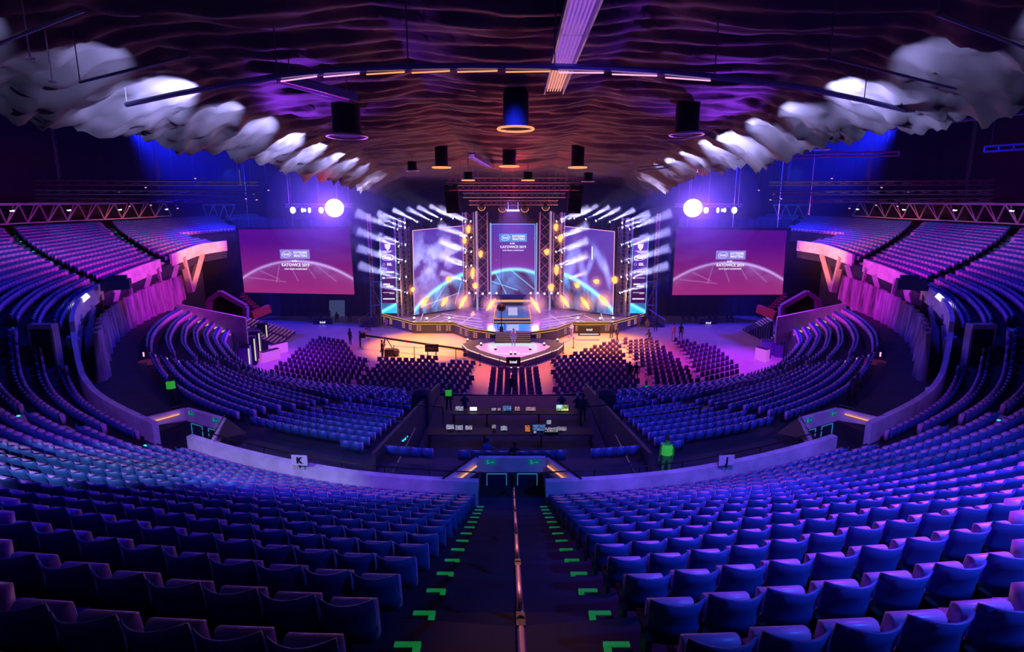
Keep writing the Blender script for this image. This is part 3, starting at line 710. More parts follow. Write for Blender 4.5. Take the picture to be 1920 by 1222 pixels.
for i in range(8):
    sd = -1 if i < 4 else 1; t = (i % 4) / 3; p = P[11] * (1 - t) + P[9] * t if sd < 0 else P[6] * (1 - t) + P[8] * t
    r = thing('edge_lamp', p + fo + Vector((0, .5, LZ)), f'{ordn(i % 4 + 1)} small uplight from the outer {"left" if sd < 0 else "right"} corner of the arrow platform', 'lamp')
    r.location.z += .02
    bb = MB(); bb.box((0, 0, .08), (.22, .22, .16)); bb.build('housing', M['black'], r); bb = MB(); bb.ball((0, 0, .2), .09, 8, 6); bb.build('lens', M['lamp_cool'], r)
# logo monitor under the tip, more on the back wall
def logo_board(px, py, w, h, Y, label, bar=True, zb=None):
    c = atY(px, py, Y); r = thing('logo_display', c - Vector((0, 0, h / 2)), label, 'display'); fr = Frame((0, 0, 0), (1, 0, 0), (0, 0, 1))
    plate(fr, 0, h / 2, w, h, 0, M['black'], r, 'panel', .12)
    plate(fr, 0, h / 2, w * .93, h * .9, .005, M['ink'], r, 'screen', .01)
    text('intel', h * .34, M['logo_white'], r, fr, 0, h * .62, .02, bold=.008); 
    if bar: plate(fr, 0, h * .16, w * .85, h * .09, .02, M['logo_white'], r, 'light_bar', .01)
    b = MB(); b.box((-w * .35, .15, -.0), (.05, .05, .02)); return r
logo_board(962.5, 681, 1.25, 1.1, P[8].y + 43 - .25, 'small black display with white logo under the tip of the arrow platform')
logo_board(605, 606, 2.3, 1.15, 57.6, 'black display with white logo among the crew under the left screen')
logo_board(1328, 607, 2.1, 1.1, 57.6, 'black display with white logo below the right screen')
logo_board(1105, 620, 2.4, 1.1, dz(1105, 612).y - 1.2, 'black display with white logo hung before the right stage front')
# three LED walls
for nm, cor, Ys, fn, lab in (
    ('centre', ((921, 420), (1003, 420), (1003, 552), (921, 552)), (60.6, 60.6), pic_centre, 'tall centre LED wall showing the planet edge and event logo'),
    ('left', ((774, 432), (869, 423), (869, 566), (777, 590)), (56.2, 60.2), lambda u, v: pic_side(u, v, 1), 'left LED wall showing pale clouds above the blue planet edge'),
    ('right', ((1058, 424), (1152, 434), (1149, 590), (1057, 566)), (60.2, 56.2), lambda u, v: pic_side(u, v, -1), 'right LED wall showing ghostly figures above the blue planet edge')):
    TL, TR, BR, BL = atY(*cor[0], Ys[0]), atY(*cor[1], Ys[1]), atY(*cor[2], Ys[1]), atY(*cor[3], Ys[0])
    BL.z = BR.z = max(DZ + .05, min(BL.z, BR.z)); zt = (TL.z + TR.z) / 2; 
    root = thing('led_wall', (BL + BR) / 2, lab, 'LED wall'); o = root.location; loc = [c - o for c in (TL, TR, BR, BL)]
    display('picture', loc, 130, 190, fn, root)
    bb = MB(); th = Vector((0, .25, 0)); bb.slab([loc[3] + Vector((0, .05, 0)), loc[2] + Vector((0, .05, 0)), loc[1] + Vector((0, .05, 0)), loc[0] + Vector((0, .05, 0))], .25); bb.build('panel_back', M['black'], root)
    fr = Frame((loc[2] + loc[3]) / 2, loc[2] - loc[3], (0, 0, 1)); w = (loc[2] - loc[3]).length; h = loc[0].z - loc[3].z
    bb = MB(); 
    for a_, c_ in ((loc[3], loc[0]), (loc[0], loc[1]), (loc[1], loc[2])): bb.bar(a_ + Vector((0, -.05, 0)), c_ + Vector((0, -.05, 0)), .06, .06)
    bb.build('light_border', M['pink_light'] if nm != 'centre' else M['edge_cyan'], root)
    if nm == 'centre': event_logo(fr, 0, h * .81, w * .62, M['logo_blue'], M['logo_white'], root)
# sponsor banners
for sd, nm, cor in ((-1, 'left', ((712, 446), (741, 446), (744, 587), (716, 587))), (1, 'right', ((1187, 446), (1216, 446), (1210, 587), (1181, 587)))):
    Y = 56; TL, TR, BR, BL = [atY(*c, Y) for c in cor]
    root = thing('sponsor_banner', (BL + BR) / 2, f'tall dark {nm} LED banner with a column of white sponsor logos', 'banner'); o = root.location; loc = [c - o for c in (TL, TR, BR, BL)]
    def pic_b(u, v, sd=sd):
        c = mixc((.03, .0, .05), (.12, .03, .45), np.clip((v - .35) * 2, 0, 1)); w_ = u if sd < 0 else 1 - u
        k = (v < .135) * 1.0; c = c * (1 - k)[:, None] + k[:, None] * (np.array((.02, .12, .3))[None] + np.exp(-((v - .02 - w_ * .11) / .022) ** 2)[:, None] * np.array((.2, .75, 1.0)) + (v < .02 + w_ * .11)[:, None] * np.array((.0, .35, .55)))
        return c
    display('picture', loc, 30, 120, pic_b, root)
    bb = MB(); bb.slab([loc[3] + Vector((0, .05, 0)), loc[2] + Vector((0, .05, 0)), loc[1] + Vector((0, .05, 0)), loc[0] + Vector((0, .05, 0))], .2); bb.build('panel_back', M['black'], root)
    bb = MB(); bb.bar(loc[3], loc[0] , .05); bb.bar(loc[2], loc[1], .05); bb.build('edge_light', M['edge_cyan'], root)
    fr = Frame((loc[2] + loc[3]) / 2, loc[2] - loc[3], (0, 0, 1)); w = (loc[2] - loc[3]).length; h = loc[0].z; wm = M['logo_white']; w0 = (loc[1] + loc[0]).x / 2; sk = lambda y: w0 * y / h
    y = h * .885; bb = MB(); bb.add([fr.p(sk(y) - .35, y + .35, .04), fr.p(sk(y) + .35, y + .35, .04), fr.p(sk(y) + .3, y - .1, .04), fr.p(sk(y), y - .5, .04), fr.p(sk(y) - .3, y - .1, .04)], [(0, 4, 3, 2, 1)]); bb.build('shield_logo', wm, root)
    for yy, ww in ((.83, .75), (.815, .45)): plate(fr, sk(h * yy), h * yy, w * ww * .8, .07, .04, wm, root, 'logo_bar')
    y = h * .745; oval(fr, sk(y), y, w * .36, .33, .05, .05, wm, root); text('intel', .42, wm, root, fr, sk(y), y, .05, bold=.01)
    y = h * .655; text('ESL', .42, wm, root, fr, sk(y) + .18, y, .05, bold=.02); oval(fr, sk(y) - w * .28, y, .14, .14, .05, .05, wm, root, tilt=0)
    y = h * .555; oval(fr, sk(y) - w * .34, y, .14, .14, .05, .05, wm, root, tilt=0); plate(fr, sk(y) + w * .1, y, w * .55, .09, .04, wm, root, 'logo_bar')
    y = h * .475; plate(fr, sk(y) - w * .32, y, .3, .22, .04, wm, root, 'badge_logo'); plate(fr, sk(y) + w * .1, y, w * .55, .06, .04, wm, root, 'logo_bar')
    y = h * .38; plate(fr, sk(y) - w * .12, y + .1, w * .45, .18, .04, wm, root, 'logo_bar'); plate(fr, sk(y) + w * .1, y - .14, w * .45, .18, .04, wm, root, 'logo_bar')
    y = h * .28; plate(fr, sk(y), y, w * .75, .06, .04, wm, root, 'logo_bar'); plate(fr, sk(y) + w * .2, y - .14, w * .3, .05, .04, wm, root, 'logo_bar')
    y = h * .195; plate(fr, sk(y), y, w * .78, .14, .04, wm, root, 'logo_bar')
# ------------------------------------------------------------------ truss towers, header, roof rig
def tower(px, Y, y0, y1, w, label, m='truss', name='truss_tower'):
    a, c = atY(px, y1, Y), atY(px, y0, Y); c.x = a.x = (a.x + c.x) / 2; a.z = max(a.z, DZ if abs(a.x) < 13 else 0); b = MB(); b.truss(a, c, w, .045, step=w * 1.0); return solo(b, name, M[m], label, 'truss tower')
M['red_lit_truss'] = mat('red_lit_truss', (.55, .32, .38), .4, .5)  # red light on the trusses put into their base colour
TW = [(747, 56.6, 408, 598, .5, 'outermost'), (758, 57.2, 408, 598, .5, 'second outer'), (767, 58.5, 425, 585, .3, 'slim blue'), (871, 60.0, 398, 566, .35, 'slim pale'), (882, 60.0, 398, 562, .9, 'red lit'), (905, 60.0, 398, 558, 1.25, 'wide red lit')]
for sd in (-1, 1):
    for px, Y, a_, c_, w, ds in TW:
        tower(963 + sd * (963 - px) * -1 if False else 963 + sd * (963 - px), Y, a_, c_, w, f'{ds} truss tower on the {"left" if sd < 0 else "right"} of the stage', 'truss' if w < .6 else 'red_lit_truss')
    # pale vertical tubes framing the centre
    b = MB(); x = 963 + sd * 43.5; p, q = atY(x, 418, 60.3), atY(x, 556, 60.3); q.z = DZ; q.x = p.x; b.tube(q, p, .09, 8); solo(b, 'light_pole', glow('pole_blue', (.35, .45, .9), .8), f'pale blue glowing pole at the {"left" if sd < 0 else "right"} edge of the centre wall', 'pole')
    b = MB(); x = 963 + sd * 70; p, q = atY(x, 396, 60), atY(x, 556, 60); q.z = DZ; q.x = p.x; b.tube(q, p, .13, 8); solo(b, 'light_pole', glow('pole_pale', (.5, .45, .8), .7), f'thick pale pole between the two red towers on the {"left" if sd < 0 else "right"}', 'pole')
    # outer back scaffold
    x = 963 + sd * 272; b = MB(); p, q = atY(x, 400, 58), atY(x, 608, 58); q.z = 0; q.x = p.x; b.truss(q, p, .35, .04); solo(b, 'truss_tower', M['red_lit_truss'], f'tall thin red lit mast beyond the {"left" if sd < 0 else "right"} banner', 'truss tower')
    b = MB(); x0_, x1_ = 963 + sd * 268, 963 + sd * 250; 
    A = [atY(x0_, 528, 57.5), atY(x1_, 528, 57.5), atY(x1_, 572, 57.5), atY(x0_, 572, 57.5)]
    for i in range(4): b.bar(A[i], A[(i + 1) % 4], .12)
    b.bar(A[0], A[2], .08)
    for k in (0, 1):
        q = A[3 - k].copy(); q2 = Vector((q.x, q.y, 0)); b.bar(q, q2, .12)
    solo(b, 'scaffold_frame', mat('blue_lit_truss', (.2, .5, .8), .4, .5), f'blue lit scaffold frame outside the {"left" if sd < 0 else "right"} banner', 'scaffold')  # blue light put into the frame's base colour
# rig over the stage: cross trusses with hanging gear
rig = [(338, 50, 838, 1090, 'front'), (352, 53, 842, 1086, 'second'), (366, 56, 868, 1060, 'third'), (380, 59, 880, 1046, 'rear')]
for py, Y, xa, xb, nm in rig:
    b = MB(); p, q = atY(xa, py, Y), atY(xb, py, Y); b.truss(p, q, .5, .045, step=.6)
    for t in (.1, .5, .9): c = p + (q - p) * t; b.tube(c, Vector((c.x, c.y, CZ + 12)), .02, 4)
    solo(b, 'roof_truss', M['red_lit_truss'], f'{nm} cross truss hanging over the stage', 'truss')
b = MB(); c = atY(962, 405, 60.3); b.box(c, (3.6, .5, 1.9)); solo(b, 'header_box', M['blackcloth'], 'black masking box above the centre LED wall', 'masking box')
b = MB(); c = atY(962, 394.5, 59.8); b.box(c, (1.6, .2, .25)); [b.tube(c + Vector((x, 0, 0)), c + Vector((x, -.6, 1.0)), .03, 5) for x in (-.6, .6)]; solo(b, 'light_bar', glow('bar_blue', (.5, .5, 1), 1.6), 'short glowing blue bar on the front of the rear roof truss', 'light bar')
for sd in (-1, 1):
    a_ = atY(963 + sd * -1 * -1 * 112, 347, 50); root = thing('line_array', atY(963 + sd * 112, 397, 50), f'tall black line array loudspeaker hanging on the {"left" if sd < 0 else "right"} of the stage', 'loudspeaker')
    n = 10; H = a_.z - root.location.z
    for i in range(n):
        t = i / (n - 1); bb = MB(); bb.box((sd * .28 * t, .2 - .55 * (1 - t) ** 2, H * (t * .93 + .03)), (1.35, .7, H / n * .9), M=Matrix.Rotation(.28 * (1 - t), 3, 'X') @ Matrix.Rotation(sd * .06, 3, 'Y')); bb.build('speaker_cabinet', M['black'], root)
    bb = MB(); bb.bar((sd * .28, -.2, H), (sd * .28, .4, H), .5, .1); bb.tube((sd * .28, 0, H), (sd * .28, 0, CZ + 12 - root.location.z), .02, 4); bb.build('rigging_frame', M['steel'], root)
# black drapes behind the stage
for sd, nm in ((-1, 'left'), (1, 'right')):
    b = MB(); n = 90; vs = []
    for i in range(n + 1):
        x = sd * (1.5 + (36 - 1.5) * i / n); y = 62.2 + (1.6 if abs(x) > 13 else 0) * 0 + .12 * math.sin(i * 1.9)
        vs += [(x, y, 0), (x, y, CZ - 1.8)]
    b.add(vs, [(2 * i, 2 * i + 1, 2 * i + 3, 2 * i + 2) for i in range(n)]); solo(b, 'backdrop', M['blackcloth'], f'black pleated backdrop behind the {nm} half of the stage', 'curtain')

# ------------------------------------------------------------------ people
def skin_mesh(name, J, E, labels, mats, sub=1):
    me = bpy.data.meshes.new('sk'); me.from_pydata([j[0] for j in J], E, []); o = bpy.data.objects.new('sk', me); COL.objects.link(o)
    md = o.modifiers.new('s', 'SKIN'); md.use_smooth_shade = True
    for v, j in zip(me.skin_vertices[0].data, J): v.radius = j[1] if isinstance(j[1], tuple) else (j[1], j[1])
    me.skin_vertices[0].data[0].use_root = True
    sb_ = o.modifiers.new('u', 'SUBSURF'); sb_.levels = sub; sb_.render_levels = sub
    dg = bpy.context.evaluated_depsgraph_get(); out = bpy.data.meshes.new_from_object(o.evaluated_get(dg)); bpy.data.objects.remove(o); out.name = name
    out.materials.clear()
    for m_ in mats: out.materials.append(m_)
    P = np.array([j[0] for j in J]); mids = np.array([(P[a] + P[b]) / 2 for a, b in E] + [P[b] for a, b in E] + [P[a] for a, b in E]); lab = [labels[b] for a, b in E] * 2 + [labels[a] for a, b in E]
    for f in out.polygons:
        c = np.array(f.center); f.material_index = lab[int(np.argmin(((mids - c) ** 2).sum(1)))]
    return out
def body(pose, mats):
    J, E, Lb = [], [], []
    def j(p, r, par, l): J.append((p, r)); Lb.append(l); i = len(J) - 1; (E.append((par, i)) if par is not None else None); return i
    sit = pose in ('sit', 'kneel'); hz = .50 if pose == 'sit' else .45 if pose == 'kneel' else .95
    lean = .18 if pose in ('sit', 'kneel', 'lean') else .0
    pv = j((0, 0, hz), (.15, .11), None, 1); sp = j((0, lean * .3, hz + .2), (.14, .10), pv, 0); ch = j((0, lean * .8, hz + .40), (.17, .11), sp, 0)
    nk = j((0, lean * 1.1, hz + .56), .055, ch, 2); hb = j((0, lean * 1.2 + .01, hz + .63), (.07, .08), nk, 2); hd = j((0, lean * 1.25 + .015, hz + .73), (.08, .095), hb, 2); j((0, lean * 1.25, hz + .81), (.05, .06), hd, 2)
    j((0, lean * 1.25 + .115, hz + .70), .014, hd, 2)
    for s in (-1, 1): j((s * .09, lean * 1.25, hz + .71), .014, hd, 2)
    for s in (-1, 1):
        sh = j((s * .19, lean * .8, hz + .46), .062, ch, 0)
        if pose in ('stand', 'walk'): el, wr, hn = (s * .25, -.02, hz + .17), (s * .25, .08 + (.08 * s if pose == 'walk' else 0), hz - .08), (0, .02, -1)
        elif pose == 'cross': el, wr, hn = (s * .27, .06, hz + .20), (s * .06, .22, hz + .26), (-s, .1, .1)
        elif pose == 'hold': el, wr, hn = (s * .24, .08, hz + .20), (s * .12, .30, hz + .32), (-s * .4, .8, .2)
        else: el, wr, hn = (s * .25, lean + .10, hz + .22), (s * .18, lean + .36, hz + .20), (0, 1, -.1)
        e = j(el, .046, sh, 0); w = j(wr, .032, e, 2); d = Vector(hn).normalized(); side = d.cross(Vector((0, 0, 1)) if abs(d.z) < .9 else Vector((0, 1, 0))).normalized(); W = Vector(wr)
        pm = j(tuple(W + d * .07), (.035, .02), w, 2)
        for k, L in zip((-1.5, -.5, .5, 1.5), (.075, .088, .082, .065)):
            f1 = j(tuple(W + d * .10 + side * .018 * k), .009, pm, 2); j(tuple(W + d * (.10 + L * .8) + side * .02 * k + Vector((0, .012, -.006))), .007, f1, 2)
        t1 = j(tuple(W + d * .045 - side * .045 * s), .011, pm, 2); j(tuple(W + d * .085 - side * .06 * s), .008, t1, 2)
    for s in (-1, 1):
        hp = j((s * .10, .0, hz - .05), .095, pv, 1)
        if pose == 'sit': kn, an, to = (s * .12, .42, hz - .03), (s * .12, .42, .09), (s * .12, .56, .04)
        elif pose == 'kneel': kn, an, to = (s * .12, .35, .30 if s > 0 else .07), (s * .12, .30 if s > 0 else -.05, .07), (s * .12, .42 if s > 0 else -.18, .04)
        elif pose == 'walk': kn, an, to = (s * .10, .12 * s, .50), (s * .10, .20 * s - .08, .09), (s * .10, .20 * s + .06, .04)
        else: kn, an, to = (s * .12, .01, .50), (s * .14, -.02, .09), (s * .15, .13, .04)
        k = j(kn, .062, hp, 1); a = j(an, .042, k, 1); j(to, .04, a, 3)
    return skin_mesh('person', J, E, Lb, mats), J
BODY = {}; CLOTH = {}
def cloth(c, e=0):
    if (c, e) not in CLOTH: CLOTH[(c, e)] = M['hivis'] if e else mat('cloth', c, .8)
    return CLOTH[(c, e)]
SHOE = mat('shoe', (.02, .02, .02), .6); HAIR = mat('hair', (.03, .02, .015), .7)
def person(loc, rz, pose, shirt, trousers, label, hair=True, hat=None, group=None, sc=1.0, vest=False, hc=None):
    if pose not in BODY: BODY[pose] = body(pose, [None] * 4)
    src, J = BODY[pose]; me = src.copy(); me.materials.clear()
    for m_ in (cloth(shirt), cloth(trousers), M['skin'], SHOE): me.materials.append(m_)
    r = thing('person', loc, label, 'person', group, rz); r.scale = (sc, sc, sc); link('body', me, r)
    hd = Vector(J[5][0]); b = MB()
    b.ball(hd + Vector((0, -.012, .02)), .10, 12, 8, sc=(.9, 1.02, .98)); keep = []
    for f in b.f:
        c = sum((Vector(b.v[i]) for i in f), Vector()) / len(f) - hd
        if c.z > .015 or (c.y < -.03 and c.z > -.07): keep.append(f)
    b.f = keep; b.m = [0] * len(keep); b.build('cap' if hat else 'hair', cloth(hat) if hat else (hc or HAIR), r, smooth=True)
    if hat:
        bb = MB(); bb.ball(hd + Vector((0, .11, .03)), .07, 10, 5, sc=(1, 1, .18)); bb.build('cap_visor', cloth(hat), r)
    if vest:
        ch = Vector(J[2][0]); sp = Vector(J[1][0]); bb = MB(); n = 16; vs = []
        for q, (z, rx, ry, y) in enumerate(((-.28, .215, .165, 0), (-.12, .205, .16, 0), (.03, .225, .155, 0), (.11, .17, .12, 0))):
            base = sp + (ch - sp) * ((z + .2) / .2)
            for i in range(n): a = 2 * math.pi * i / n; vs.append(base + Vector((rx * math.cos(a), ry * math.sin(a), 0)))
        bb.add(vs, [(q * n + i, q * n + (i + 1) % n, (q + 1) * n + (i + 1) % n, (q + 1) * n + i) for q in range(3) for i in range(n)]); bb.build('safety_vest', M['hivis'], r, smooth=True)
    return r
DK, PK, WH, YL, GR = (.02, .02, .03), (.6, .25, .35), (.7, .7, .75), (.6, .35, .05), (.08, .08, .1)
def fl(px, py): p = atZ(px, py, 0); p.z = 0; return p
person(fl(1262, 636), 2.6, 'stand', PK, DK, 'person in a pink top standing on the floor below the right screen')
person(fl(1276, 636), 2.9, 'stand', DK, DK, 'person in dark clothes standing right of the pink topped person')
person(fl(1180, 716), .2, 'stand', DK, DK, 'left one of two dark figures standing in the right floor aisle')
person(fl(1192, 717), -.2, 'stand', DK, DK, 'right one of two dark figures standing in the right floor aisle')
person(fl(657, 646), -.6, 'stand', DK, DK, 'dark figure standing behind the crane operators on the left floor')
person(fl(676, 652), -1.0, 'hold', GR, DK, 'person working at the rear end of the camera crane boom')
person(fl(683, 638), -1.2, 'sit', YL, DK, 'seated person in a yellow top beside the left end of the camera crane')
person(fl(717, 671), -1.0, 'hold', DK, DK, 'camera crane operator in black standing next to the crane tripod')
person(fl(692, 622), 2.9, 'cross', DK, DK, 'figure in black with folded arms left of the stage stairs')
person(fl(725, 614), 3.0, 'sit', PK, DK, 'person seated beside the left stage stairs')
person(fl(1197, 612), 3.0, 'stand', PK, DK, 'person standing behind the right stage stairs')
person(fl(1213, 617), 2.9, 'sit', YL, DK, 'seated person in a yellow top right of the right stage stairs')
person(fl(1229, 621), 3.0, 'stand', DK, DK, 'tall dark figure at the far right of the stage stairs')
person(fl(1218, 640), .3, 'kneel', DK, DK, 'dark figure crouching by the front row of the right floor block')
person(fl(1157, 640), .6, 'walk', DK, DK, 'dark figure walking at the right front corner of the stage')
person(fl(1146, 634), .4, 'stand', DK, DK, 'dark figure standing close to the right stage front wall')
person(fl(1072, 634), 2.2, 'hold', WH, (.1, .1, .3), 'camera operator in a white top before the right stage front')
person(Vector((.15, fo.y + P[0].y - .75, LZ + .03)), 3.1, 'stand', WH, DK, 'presenter in a white top and dark trousers on the arrow platform')
for i, (px, py) in enumerate(((584, 618), (603, 618), (618, 612), (633, 617), (657, 620))):
    person(Vector((atY(px, py, 58.8 + .2 * (i % 2)).x, 58.8 + .2 * (i % 2), 0)), 3.1 + .1 * i, 'stand' if i in (2, 4) else 'sit', DK, DK, f'{ordn(i + 1)} crew member from the left under the left screen', hc=HAIR)
for i, px in enumerate((1280, 1291, 1303, 1330, 1340, 1362, 1371)):
    person(Vector((atY(px, 600, 59.2).x, 59.2, 0)), 3.1, 'sit', DK, DK, f'{ordn(i + 1)} crew member from the left under the right screen')
person(fl(960, 744), 0, 'stand', DK, DK, 'dark figure standing behind the centre floor block')
q = fl(1210, 757); person(q, .2, 'stand', (.1, .1, .1), DK, 'small steward in a green vest at the foot of the right floor aisle', vest=True)
FZ = 1.5
def fz(px, py): return atZ(px, py, FZ)
person(Vector((atY(842, 780, 29).x, 29, FZ)), 0, 'stand', DK, DK, 'steward in a green vest left of the control desk', vest=True)
person(Vector((atY(871, 780, 28.6).x, 28.6, FZ)), 0, 'sit', DK, DK, 'technician in a cap seated at the left of the control desk', hat=(.5, .4, .35))
person(Vector((atY(1053, 780, 28.6).x, 28.6, FZ)), 0, 'sit', DK, DK, 'technician in a cap behind the yellow monitor', hat=(.5, .4, .35))
person(Vector((atY(1083, 780, 28.4).x, 28.4, FZ)), 0, 'sit', DK, DK, 'technician in a cap at the far right of the control desk', hat=(.5, .4, .35))
person(Vector((atY(965, 800, 21.6).x, 21.6, FZ)), 0, 'stand', DK, DK, 'dark technician standing in the middle of the control area')
person(Vector((atY(910, 800, 22.6).x, 22.6, FZ)), -.4, 'sit', (.05, .08, .3), DK, 'technician in a blue shirt seated left of the middle of the control area')
person(Vector((atY(1092, 800, 27.4).x, 27.4, FZ)), 0, 'stand', DK, DK, 'dark technician standing right of the yellow monitor')
def bowl(px, py, zs):  # point of the lower bowl under a pixel
    best = None
    for n, p0, p1 in LOWZ:
        for k in range(n):
            for i in range(int(p0 * 4), int(p1 * 4)):
                p = i / 4 * (-1 if px < 960 else 1); R, z, w = low(k, n, p); P_ = pol(R, p, z); a, b_, c_ = proj(P_.x, P_.y, P_.z + zs); e = (a - px) ** 2 + (b_ - py) ** 2
                if best is None or e < best[0]: best = (e, P_)
    return best[1]
person(bowl(314, 765, .5) + Vector((0, 0, 0)), .3, 'stand', DK, DK, 'steward in a green vest standing behind the left side stairwell', vest=True)
person(bowl(1613, 745, .8), 2.6, 'cross', (.02, .02, .03), DK, 'security guard in black with folded arms behind the right side stairwell')
person(Vector((5.75, 16.6, CZ - 10.2)), 0, 'stand', (.05, .6, .05), DK, 'steward in a bright green jacket seen from behind, right of the control area', vest=True)
# ------------------------------------------------------------------ floor chairs
M['chair_black'] = mat('chair_black', (.07, .03, .12), .45)
def chair_parts():
    a, s, l = MB(), MB(), []
    a.box((0, -.20, .66), (.44, .03, .40), M=Matrix.Rotation(-.12, 3, 'X')); s.box((0, .0, .45), (.44, .44, .05))
    for x in (-1, 1):
        for y in (-1, 1): b = MB(); b.tube((x * .19, y * .18, .44), (x * .22, y * .23, 0), .013, 5); l.append(b)
    return a, s, l
CA, CSEAT, CL = chair_parts()
def mk_chair():
    r = thing('stacking_chair', (0, 0, 0), '', 'chair', 'black floor chairs facing the stage'); CA.build('backrest', M['chair_black'], r); CSEAT.build('seat', M['chair_black'], r)
    for b in CL: b.build('leg', M['steel'], r)
    return r
BLK = [('left outer', [(597, 634), (650, 643), (664, 668), (698, 673), (690, 700), (640, 742), (500, 722), (505, 700)], -.42, .62, .95),
       ('inner left', [(716, 672), (822, 672), (824, 680), (892, 682), (880, 752), (652, 745)], -.12, .62, .95),
       ('centre', [(919, 692), (1011, 692), (1012, 752), (916, 752)], 0, .60, .95),
       ('inner right', [(1034, 676), (1072, 664), (1150, 640), (1158, 642), (1208, 748), (1040, 754)], .12, .62, .95),
       ('right', [(1161, 638), (1226, 636), (1322, 728), (1318, 742), (1252, 750)], .34, .62, .95),
       ('right outer', [(1262, 638), (1342, 650), (1402, 716), (1330, 732)], .5, .62, .95)]
def inpoly(x, y, P_):
    c = False
    for i in range(len(P_)):
        a, b = P_[i], P_[i - 1]
        if (a[1] > y) != (b[1] > y) and x < (b[0] - a[0]) * (y - a[1]) / (b[1] - a[1]) + a[0]: c = not c
    return c
chairs = []
for nm, poly, rot, px_, py_ in BLK:
    W_ = [atZ(a, b, .45) for a, b in poly]; c, s = math.cos(rot), math.sin(rot); loc = [(w.x * c + w.y * s, -w.x * s + w.y * c) for w in W_]
    xs = [l[0] for l in loc]; ys = [l[1] for l in loc]; y = max(ys) - .2; row = 0; mx = (min(xs) + max(xs)) / 2
    while y > min(ys):
        got = []; n = int((max(xs) - min(xs)) / 2 / px_) + 1
        for i in range(-n, n + 1):
            x = mx + i * px_
            if inpoly(x, y, loc): got.append(x)
        if got:
            row += 1
            for i, x in enumerate(got): chairs.append((Vector((x * c - y * s, x * s + y * c, 0)), rot, nm, row, i + 1))
        y -= py_
zc = lambda q: proj(q[0].x, q[0].y, .5)[2]
chairs.sort(key=zc); used = chairs[:300]; pr = None
for P_, rz, nm, row, i in used:
    lab = f'black floor chair, {ordn(i)} from the left in {ordn(row)} row from the stage, {nm} block'
    if pr is None: pr = mk_chair(); pr.location = P_; pr.rotation_euler.z = rz; pr['label'] = lab
    else: dup(pr, P_, rz, lab)
if chairs[300:]:
    bl_ = MB(); [bl_.tube((x * .19, y * .18, .44), (x * .22, y * .23, 0), .013, 3, cap=False) for x in (-1, 1) for y in (-1, 1)]
    o = stuff_mesh([(c[0], c[1]) for c in chairs[300:]], [(CA.v, CA.f, 0), (CSEAT.v, CSEAT.f, 0), (bl_.v, bl_.f, 1)], [M['chair_black'], M['steel']], 'stacking_chair'); tag(o, 'black chairs filling the farther rows of the floor blocks', 'chair', kind='stuff')
print('chairs', len(chairs))
# ------------------------------------------------------------------ control area (front of house)
b = MB(); b.box((0, 24.9, .75), (10.2, 13.2, 1.5)); tag(b.build('control_deck', M['dark_concrete']), 'black deck of the control area', 'platform', kind='structure')
b = MB(); b.box((0, 17.55, (CZ - 10.25) / 2), (10.2, 1.5, CZ - 10.25)); tag(b.build('rear_ledge', M['tread']), 'ledge carrying the single row of seats behind the control area', 'platform', kind='structure')
for sd in (-1, 1):
    b = MB(); b.add([(sd * 5.15, 16.8, 0), (sd * 5.15, 32.6, 0), (sd * 5.15, 32.6, 2.0), (sd * 5.15, 16.8, 5.3), (sd * 5.3, 16.8, 0), (sd * 5.3, 32.6, 0), (sd * 5.3, 32.6, 2.0), (sd * 5.3, 16.8, 5.3)], [(0, 1, 2, 3), (4, 7, 6, 5), (3, 2, 6, 7), (0, 3, 7, 4), (1, 5, 6, 2)])
    solo(b, 'side_wall', M['dark_concrete'], f'dark sloping wall on the {"left" if sd < 0 else "right"} of the control area', 'wall')
    # string of little cyan step lights
    root = thing('aisle_light_string', atY(963 + sd * 181, 792, 25.5), f'row of cyan step lights on the slope {"left" if sd < 0 else "right"} of the control area', 'step lights'); o = root.location.copy()
    for i in range(14):
        px = 963 + sd * (181 + 26 * i / 13 + (1.5 if i % 2 else 0)); p = atY(px, 792 + 34 * i / 13, 25.5 - 4.5 * i / 13); bb = MB(); bb.box(p - o, (.16, .05, .05)); bb.build('step_light', M['cyan_light'] if 'cyan_light' in M else M.setdefault('cyan_light', glow('cyan_light', (.05, .7, .85), 1.2)), root)
    bb = MB(); a_, c_ = atY(963 + sd * 179, 790, 25.6) - o, atY(963 + sd * 226, 884, 16.6) - o; bb.tube(a_ + Vector((0, 0, .0)), c_, .035, 6); bb.build('handrail', M['steel'], root)
    # covered followspot tower
    x = 963 + sd * 171; p = atY(x, 800, 27.5); b = MB(); 
    b.prism([(p.x - .5, 27.0), (p.x + .5, 27.0), (p.x + .5, 28.0), (p.x - .5, 28.0)], FZ, FZ + 1.9); b.ball((p.x, 27.5, FZ + 1.85), .5, 12, 6, sc=(1, 1, .45)); solo(b, 'covered_tower', M['blackcloth'], f'black cloth covered equipment tower at the {"left" if sd < 0 else "right"} end of the control desk', 'equipment tower')
